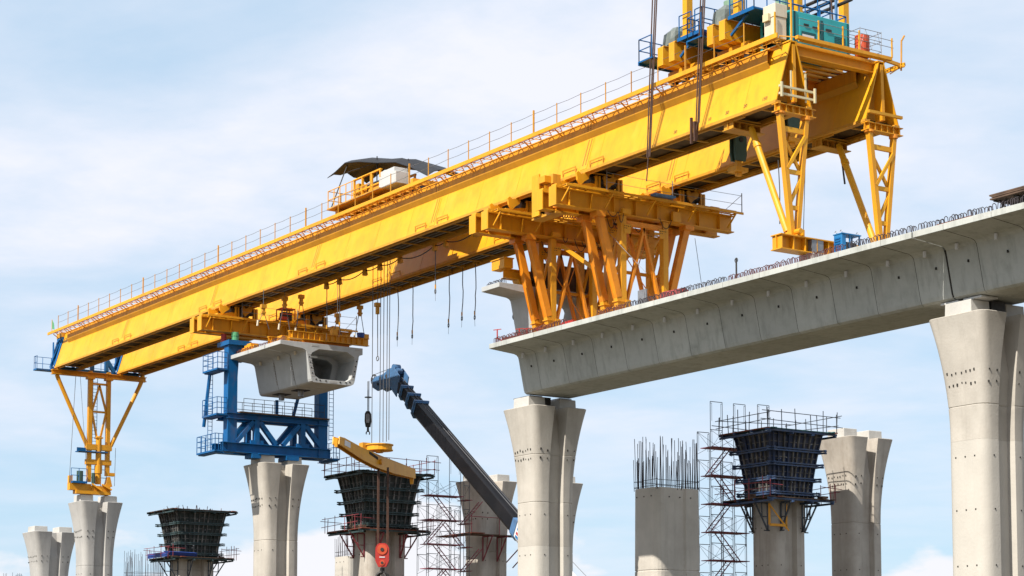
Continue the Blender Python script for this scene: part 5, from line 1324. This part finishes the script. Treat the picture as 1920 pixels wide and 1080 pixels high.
sv = on_y(701, 712, Yh)
side = Vector((0, 1, 0))
b = MB().torus(sv, side, .36, .05, 16, 5).tube(sv-side*.2, sv+side*.2, .1, 8)
for k in range(5):
    a = 2*math.pi*k/5; b.tube(sv, sv + Vector((math.cos(a), 0, math.sin(a)))*.36, .03, 4)
part('nose_sheave', b, 'dark', mc)
part('head_pin', MB().tube(on_y(734, 706, Yh)-Vector((0,.45,0)), on_y(734, 706, Yh)+Vector((0,.45,0)), .12, 10).tube(on_y(718, 721, Yh)-Vector((0,.45,0)), on_y(718, 721, Yh)+Vector((0,.45,0)), .10, 10), 'dark', mc)
hk = on_y(690, 790, sv.y)
part('hoist_line', MB().tube(bp_(-.6, .5), bp_(L-1, .80), .03, 5).tube(bp_(-.4, .5, .2), bp_(llo, .70, .2), .02, 5).tube(Vector((hk.x-.06, sv.y, sv.z)), hk+Vector((-.06,0,.6)), .03, 5).tube(Vector((hk.x+.10, sv.y, sv.z)), hk+Vector((.10,0,.6)), .03, 5).tube(on_y(734, 690, Yh), sv+Vector((0,0,.36)), .02, 5), 'wire', mc)
bh = MB().torus(hk+Vector((0,0,1.75)), (0,0,1), .24, .03, 12, 4)
part('guide_ring', bh, 'wire', mc)
kb = thing('hook_block', hk-Vector((0,0,1.2)), 'small dark hook block hanging from the boom head', 'hook block')
pts = [(-.17, -.40), (.17, -.40), (.24, .0), (.22, .55), (.12, .72), (-.12, .72), (-.22, .55), (-.24, .0)]
v = [hk + RT*a + Vector((0,0,z)) + D_*w for w in (-.2, .2) for a, z in pts]; n = len(pts)
part('block', MB().add(v, [(i, (i+1) % n, n+(i+1) % n, n+i) for i in range(n)] + [tuple(range(n-1,-1,-1)), tuple(range(n, 2*n))]), 'dark', kb)
part('hook', MB().beam(hk-Vector((0,0,.40)), hk-Vector((0,0,.72)), .12, .12).torus(hk-Vector((0,0,.86)), D_, .13, .045, 12, 6, .75), 'dark', kb)
part('side_plate', MB().add([hk + RT*a*.6 + Vector((0,0,z*.6+.1)) + D_*w for w in (-.24, -.205) for a, z in pts], [(i, (i+1) % n, n+(i+1) % n, n+i) for i in range(n)] + [tuple(range(n-1,-1,-1)), tuple(range(n, 2*n))]), 'steel', kb)
# carrier (below the frame, so that the boom stands on something)
bd = Vector((ax.x, ax.y, 0)).normalized()
cc = Vector((base.x, base.y, 0))
part('carrier', MB().beam(cc-bd*5+Vector((0,0,1.2)), cc+bd*6+Vector((0,0,1.2)), 2.8, .7), 'white', mc, bevel=.05)
part('turntable', MB().beam(cc-bd*1.5+Vector((0,0,2.3)), cc+bd*3+Vector((0,0,2.3)), 2.4, 1.4), 'cyan', mc, bevel=.05)
part('cab', MB().beam(cc-bd*5.2+Vector((0,0,2.2)), cc-bd*3.2+Vector((0,0,2.2)), 2.6, 1.3), 'white', mc, bevel=.1)
sdv = Vector((-bd.y, bd.x, 0))
for k in (-4, -2.6, 1.5, 2.9, 4.3):
    for s_ in (-1.1, 1.1): part('wheel', MB().tube(cc+bd*k+sdv*(s_-.2)+Vector((0,0,.6)), cc+bd*k+sdv*(s_+.2)+Vector((0,0,.6)), .6, 16), 'dark', mc)

# ------------------------------------------------------------------ formwork on the unfinished piers
def formwork(x, y, k, label, pm, wm, rm, topz=17.75, rails=True, deckm='plank', botm='plank', seed=1):
    rnd = random.Random(seed)
    t = thing('pier_formwork', (x, y, 13.3), label, 'formwork', 'steel formwork boxes on the piers')
    z0 = 13.75
    def half(z):
        s = max(0, (z-z0)/(topz-z0)); s2 = s**1.5
        return (1.20+.52*s2)*k, (1.50+.50*s2)*k
    zs = [z0 + (topz-z0)*i/6 for i in range(7)]
    for sg, axis in ((-1, 'y'), (1, 'y'), (-1, 'x'), (1, 'x')):
        r = []
        for z in zs:
            hx, hy = half(z)
            if axis == 'y': r.append([(x-hx, y+sg*hy, z), (x+hx, y+sg*hy, z), (x+hx, y+sg*(hy-.06), z), (x-hx, y+sg*(hy-.06), z)])
            else: r.append([(x+sg*hx, y-hy+.065, z), (x+sg*hx, y+hy-.065, z), (x+sg*(hx-.06), y+hy-.065, z), (x+sg*(hx-.06), y-hy+.065, z)])
        fp_ = part('form_panel', MB().loft(r), pm, t)
        n = 8 if axis == 'y' else 10
        for i in range(n):
            f = -0.95 + 1.9*i/(n-1) + rnd.uniform(-.03, .03)
            b = MB()
            for za, zb in zip(zs[:-1], zs[1:]):
                ha, hb = half(za), half(zb)
                if axis == 'y': b.beam((x+f*ha[0], y+sg*(ha[1]+.06), za), (x+f*hb[0], y+sg*(hb[1]+.06), zb), .09, .12, (0, 1, 0))
                else: b.beam((x+sg*(ha[0]+.06), y+f*ha[1], za), (x+sg*(hb[0]+.06), y+f*hb[1], zb), .12, .09, (0, 1, 0))
            part('rib', b, rm if rnd.random() < .68 else pm, fp_)
    for i, f in enumerate((.06, .28, .50, .72)):
        z = z0 + (topz-z0)*f
        hx, hy = half(z)
        for sg in (-1, 1):
            w = MB(); e = .55
            for dz in (-.07, .07):
                w.beam((x-hx-e, y+sg*(hy+.20), z+dz), (x+hx+e, y+sg*(hy+.20), z+dz), .12, .09)
            part('waler', w, wm, t)
            w = MB()
            for dz in (-.07, .07):
                w.beam((x+sg*(hx+.20), y-hy-e, z+dz+.01), (x+sg*(hx+.20), y+hy+e, z+dz+.01), .12, .085)
            part('waler', w, wm, t)
    # inner horizontal stiffeners, joined
    b = MB()
    for i in range(9):
        z = z0+.2+(topz-z0-.4)*i/8; hx, hy = half(z)
        for sg in (-1, 1):
            b.beam((x-hx, y+sg*(hy+.03), z), (x+hx, y+sg*(hy+.03), z), .05, .04); b.beam((x+sg*(hx+.03), y-hy, z), (x+sg*(hx+.03), y+hy, z), .05, .04)
    part('stiffener', b, rm, t)
    # tie rods and loose bits
    b = MB()
    for i in range(26):
        z = rnd.uniform(z0+.1, topz-.4); hx, hy = half(z); f = rnd.uniform(-.95, .95); l = rnd.uniform(.15, .5)
        if rnd.random() < .5: b.tube((x+f*hx, y-hy, z), (x+f*hx, y-hy-l, z), .03, 5)
        else: b.tube((x+hx, y+f*hy, z), (x+hx+l, y+f*hy, z), .03, 5)
    part('tie_rod', b, 'steel', t, kind='stuff')
    # top and bottom platforms built of planks
    hx, hy = half(topz)
    ex, ey = 2.25*k, 2.7*k
    for side_, nm in (('top', deckm), ('bot', botm)):
        if side_ == 'top': z = topz+.02; ix, iy = hx-.05, hy-.05
        else: z = 13.62; ix, iy = 1.12*k, 1.4*k; ex, ey = 2.15*k, 2.5*k
        for j in range(4):
            for sg in (-1, 1):
                ya = iy + (ey-iy)*j/4; yb = iy + (ey-iy)*(j+1)/4 - .02
                e2 = ex + rnd.uniform(-.1, .35); e3 = ex + rnd.uniform(-.1, .35)
                part('platform_plank', MB().box(x-e2, x+e3, min(y+sg*ya, y+sg*yb), max(y+sg*ya, y+sg*yb), z, z+.06), nm if rnd.random() < .75 else 'plank_red', t)
                xa = ix + (ex-ix)*j/4; xb = ix + (ex-ix)*(j+1)/4 - .02
                part('platform_plank', MB().box(min(x+sg*xa, x+sg*xb), max(x+sg*xa, x+sg*xb), y-iy+.01, y+iy-.01, z, z+.055), nm, t)
        b = MB()
        for f in (-.95, -.35, .35, .95):
            b.beam((x+f*ex, y-ey-.1, z-.07), (x+f*ex, y+ey+.1, z-.07), .09, .12)
        for f in (-.95, -.3, .3, .95):
            b.beam((x-ex-.1, y+f*ey, z-.20), (x+ex+.1, y+f*ey, z-.20), .09, .12)
        part('joist', b, wm, t)
        if side_ == 'top' and rails or side_ == 'bot':
            r = MB()
            tops = 1.15 if side_ == 'top' else .95
            for f in ((-1, -.6, -.2, .25, .6, 1) if side_ == 'top' else (-1, .9, 1)):
                for sg in (-1, 1):
                    r.tube((x+sg*ex, y+f*ey, z), (x+sg*ex+rnd.uniform(-.08,.08), y+f*ey, z+tops*rnd.uniform(.85, 1.25)), .028, 5)
                    if side_ == 'top': r.tube((x+f*ex, y+sg*ey, z), (x+f*ex, y+sg*ey+rnd.uniform(-.08,.08), z+tops*rnd.uniform(.85, 1.25)), .028, 5)
            if side_ == 'top':
                for h in (.5, 1.0):
                    for sg in (-1, 1):
                        r.tube((x+sg*ex, y-ey-rnd.uniform(.1,.6), z+h+rnd.uniform(-.12,.12)), (x+sg*ex, y+ey+rnd.uniform(.1,.6), z+h+rnd.uniform(-.12,.12)), .025, 5)
                        r.tube((x-ex-rnd.uniform(.1,.5), y+sg*ey, z+h+rnd.uniform(-.12,.12)), (x+ex+rnd.uniform(.1,.5), y+sg*ey, z+h+rnd.uniform(-.12,.12)), .025, 5)
            else:
                for sg in (-1, 1):
                    for f in (-.9, -.3, .3, .9): r.tube((x+f*ex, y+sg*(ey+.35), z-.1), (x+f*ex+rnd.uniform(-.05,.05), y+sg*(ey+.35), z+1.1*rnd.uniform(.8, 1.15)), .026, 5)
                    for h in (.45, .9): r.tube((x-ex-rnd.uniform(.1,.5), y+sg*(ey+.35), z+h+rnd.uniform(-.1,.1)), (x+ex+rnd.uniform(.1,.5), y+sg*(ey+.35), z+h+rnd.uniform(-.1,.1)), .023, 5)
                    r.tube((x+sg*ex, y-ey-.6, z+.8), (x+sg*ex, y-ey*.6, z+.75), .023, 5).tube((x+sg*ex, y+.6*ey, z+.8), (x+sg*ex, y+ey+.7, z+.72), .023, 5)
                lz = MB()
                for _ in range(12):
                    a_ = rnd.uniform(-.8, .8); sg = rnd.choice((-1, 1))
                    if rnd.random() < .5: lz.tube((x+a_*ex, y+sg*ey*.93, z+.1), (x+a_*ex+rnd.uniform(-.5,.5), y+sg*ey*.85, z+rnd.uniform(.3,1.3)), .022, 4)
                    else: lz.cbox((x+a_*ex, y+sg*ey*.8, z+.2), (rnd.uniform(.2,.6), rnd.uniform(.2,.5), rnd.uniform(.1,.3)))
                part('loose_gear', lz, 'plank', t, kind='stuff')
            part('guard_rail', r, 'tube_red' if side_ == 'bot' or seed % 2 else 'tube', t)
    # triangular brackets under the lower platform
    for axis in ('x', 'y'):
        for sg in (-1, 1):
            for f in (-.62, .62):
                b = MB(); zt, zl = 13.38, 11.7
                if axis == 'x':
                    A = lambda d, z: (x+sg*d, y+f*1.36*k, z); h0 = 1.13*k; e0 = 2.1*k
                else:
                    A = lambda d, z: (x+f*1.1*k, y+sg*d, z); h0 = 1.39*k; e0 = 2.45*k
                b.beam(A(h0+.06, zt), A(e0, zt), .08, .08).beam(A(h0+.06, zt), A(h0+.06, zl), .08, .08).beam(A(e0-.05, zt), A(h0+.06, zl), .08, .08)
                b.beam(A((h0+e0)/2, zt), A((h0+e0)/2-.05, (zt+zl)/2), .06, .06).beam(A(h0+.06, (zt+zl)/2), A((h0+e0)/2, (zt+zl)/2), .06, .06)
                b.tube(A(h0-.1, zl), A(h0+.35, zl), .04, 5)
                part('bracket', b, 'tube_red' if seed == 1 else 'tube', t)
    return t
fw1 = formwork(-129.3, 73.7, 1.17, 'dark green steel formwork box behind the yellow spreader beam', 'form', 'waler', 'form_rib', deckm='waler', botm='plank_red', seed=1)
fw2 = formwork(-95.0, 82.5, 1.03, 'dark blue steel formwork box with teal platforms beside the stair scaffold', 'form_blue', 'waler_blue', 'form_rib', deckm='plank_teal', botm='plank', seed=2)
fw3 = formwork(-164.5, 74.8, 1.16, 'small far dark green formwork box with a blue tarpaulin', 'form', 'waler', 'form_rib', rails=False, seed=3)
part('blue_sheet', MB().loft([[(-162.3, 71.6, 13.75), (-162.1, 71.5, 14.05), (-162.8, 71.3, 14.15)], [(-162.2, 74.2, 13.72), (-162.0, 74.2, 14.0), (-162.6, 74.2, 14.1)]]).box(-167, -162.6, 71.7, 71.8, 13.7, 14.1), 'blue_tarp', fw3)
b = MB(); rr = random.Random(6)
for i in range(30):
    y = 74.8+rr.uniform(-2.2, 2.2); xx = -164.5+rr.uniform(-1.8, 1.8); b.tube((xx, y, 17.75), (xx+rr.uniform(-.2,.2), y+rr.uniform(-.1,.1), 18.05+rr.uniform(0,.25)), .03, 4)
part('bar_end', b, 'rust', fw3, kind='stuff')
part('yellow_bracket', MB().beam((-93.65, 80.6, 13.3), (-93.65, 80.6, 12.0), .1, .1).beam((-93.6, 80.6, 13.2), (-92.9, 81.5, 11.6), .08, .08).beam((-93.6, 81.9, 13.3), (-93.6, 81.9, 11.8), .1, .1).beam((-93.6, 80.6, 12.0), (-93.6, 81.9, 12.0), .1, .16), 'orange', fw2)
for k, (dy) in enumerate((-.95, .95)):
    pass

# ------------------------------------------------------------------ scaffold towers
def tower(x, ys, z_top, label, seed, plank='ladder', wide=.95, lv0=1.6, lvh=1.75, dirn=1, z_bot=0.0, xw=1.3):
    rnd = random.Random(seed)
    t = thing('scaffold_tower', (x, sum(ys)/len(ys), 0), label, 'scaffold tower', 'stair scaffold towers')
    for k, y in enumerate(ys):
        for xx in (x-xw/2, x+xw/2):
            zt = z_top if xx > x else z_top-1.75
            if k == len(ys)-1 and xx < x: zt -= 1.75
            f = MB(); z = z_bot
            for yy in (y, y+wide): f.tube((xx, yy, z_bot), (xx, yy, zt), .022, 5)
            z = zt
            while z > z_bot+.3:
                f.tube((xx, y, z), (xx, y+wide, z), .022, 4)
                f.path([(xx, y+.12, z-.1), (xx, y+.12, z-1.2)], .014, 4).path([(xx, y+wide-.12, z-.1), (xx, y+wide-.12, z-1.2)], .014, 4)
                f.tube((xx, y, z-.1), (xx, y+.12, z-.1), .014, 4).tube((xx, y+wide-.12, z-.1), (xx, y+wide, z-.1), .014, 4)
                z -= lvh
            part('frame', f, 'tube', t)
    br = MB()
    z = z_top - lvh
    while z > z_bot+.5:
        for k in range(len(ys)-1):
            a = ys[k]+wide; b_ = ys[k+1]
            for xx in (x-xw/2, x+xw/2):
                br.tube((xx, ys[k], z-1.4), (xx, b_+wide, z), .012, 4); br.tube((xx, ys[k], z), (xx, b_+wide, z-1.4), .012, 4)
        for y in ys:
            br.tube((x-xw/2, y, z), (x+xw/2, y, z-1.2), .012, 4); br.tube((x-xw/2, y+wide, z-1.2), (x+xw/2, y+wide, z), .012, 4)
        z -= lvh
    part('cross_brace', br, 'tube', t)
    z = z_top - lvh*lv0; k = 0
    y0, y1 = ys[0], ys[-1]+wide
    while z > z_bot+1:
        part('platform', MB().box(x-xw/2+.05, x+xw/2-.05, y0+.2, y1+.3, z, z+.045), plank, t)
        ya, yb = (y0+.3, y0+1.9) if (k % 2 == 0) == (dirn > 0) else (y1-.2, y1-1.8)
        l = MB()
        for xx in (x-.25, x+.25): l.beam((xx, ya, z-lvh+.06), (xx, yb, z), .035, .06)
        for i in range(1, 7): l.beam((x-.25, ya+(yb-ya)*i/7, z-lvh+lvh*i/7), (x+.25, ya+(yb-ya)*i/7, z-lvh+lvh*i/7), .08, .02)
        part('stair', l, plank, t)
        z -= lvh; k += 1
    return t
tw = on_x(1320, 755, -97.3)
tower(-97.3, (78.5, 80.35), tw.z, 'tall thin stair scaffold tower left of the blue formwork', 3)
# short extra frame beside the formwork railings
tower(-97.3, (82.3,), tw.z+.1, 'narrow single scaffold frame rising behind the blue formwork railing', 4, z_bot=11.0, plank='tube_red')
q = on_x(800, 860, -126.2)
tower(-124.0, (74.2, 76.1), on_x(820, 858, -124).z, 'tall stair scaffold tower between green formwork and brown pier', 5, plank='ladder', dirn=-1)
q2 = on_x(862, 868, -125)
tower(-126.6, (78.95,), on_x(862, 868, -126.6).z, 'slim scaffold frame standing at the left edge of the brown pier behind the boom', 6, plank='tube_red', wide=.5)
# working platform round the pier behind the boom
pf = thing('work_platform', (-130.7, 84, 11.5), 'dark bracket platform around the pier behind the crane boom', 'platform')
zz = on_x(900, 1003, -128.5).z
for j in range(5):
    part('platform_plank', MB().box(-129.4+.25*j, -129.17+.25*j, 80.6, 88.0, zz, zz+.07), 'plank', pf)
    part('platform_plank', MB().box(-133.2, -128.0, 80.9+.25*j, 81.13+.25*j, zz+.08, zz+.15), 'plank_red', pf)
for y in (82.9, 84.2, 86.6):
    b = MB().beam((-129.5, y, zz-.05), (-128.1, y, zz-.05), .08, .1).beam((-129.5, y, zz), (-129.5, y, zz-1.9), .08, .08).beam((-128.2, y, zz-.1), (-129.45, y, zz-1.8), .07, .07).beam((-128.85, y, zz-.1), (-129.0, y, zz-1.2), .05, .05)
    part('bracket', b, 'tube_red', pf)
b = MB()
for y in (87.6, 88.6): part('raker', MB().beam((-131, y-2.0, zz-2.2), (-130.5, y, zz), .08, .08), 'tube_red', pf)
for y in (81, 83.5, 86, 87.8): part('guard_post', MB().tube((-128.1, y, zz), (-128.1, y, zz+1.5), .03, 5), 'tube_red', pf)
b.tube((-128.1, 80.6, zz+1.35), (-128.1, 88.2, zz+1.25), .03, 5)
part('guard_rail', b, 'tube_red', pf)
# crane lines right of the pier under the deck end
p = on_y(1076, 1056, 74); q = on_y(1097, 1078, 74); d = (q-p)
solo('stay_wire', MB().tube(p-d*4, q+d*12, .02, 4), 'wire', 'pair of thin wires sloping down right of the pier under the deck end', 'wire')
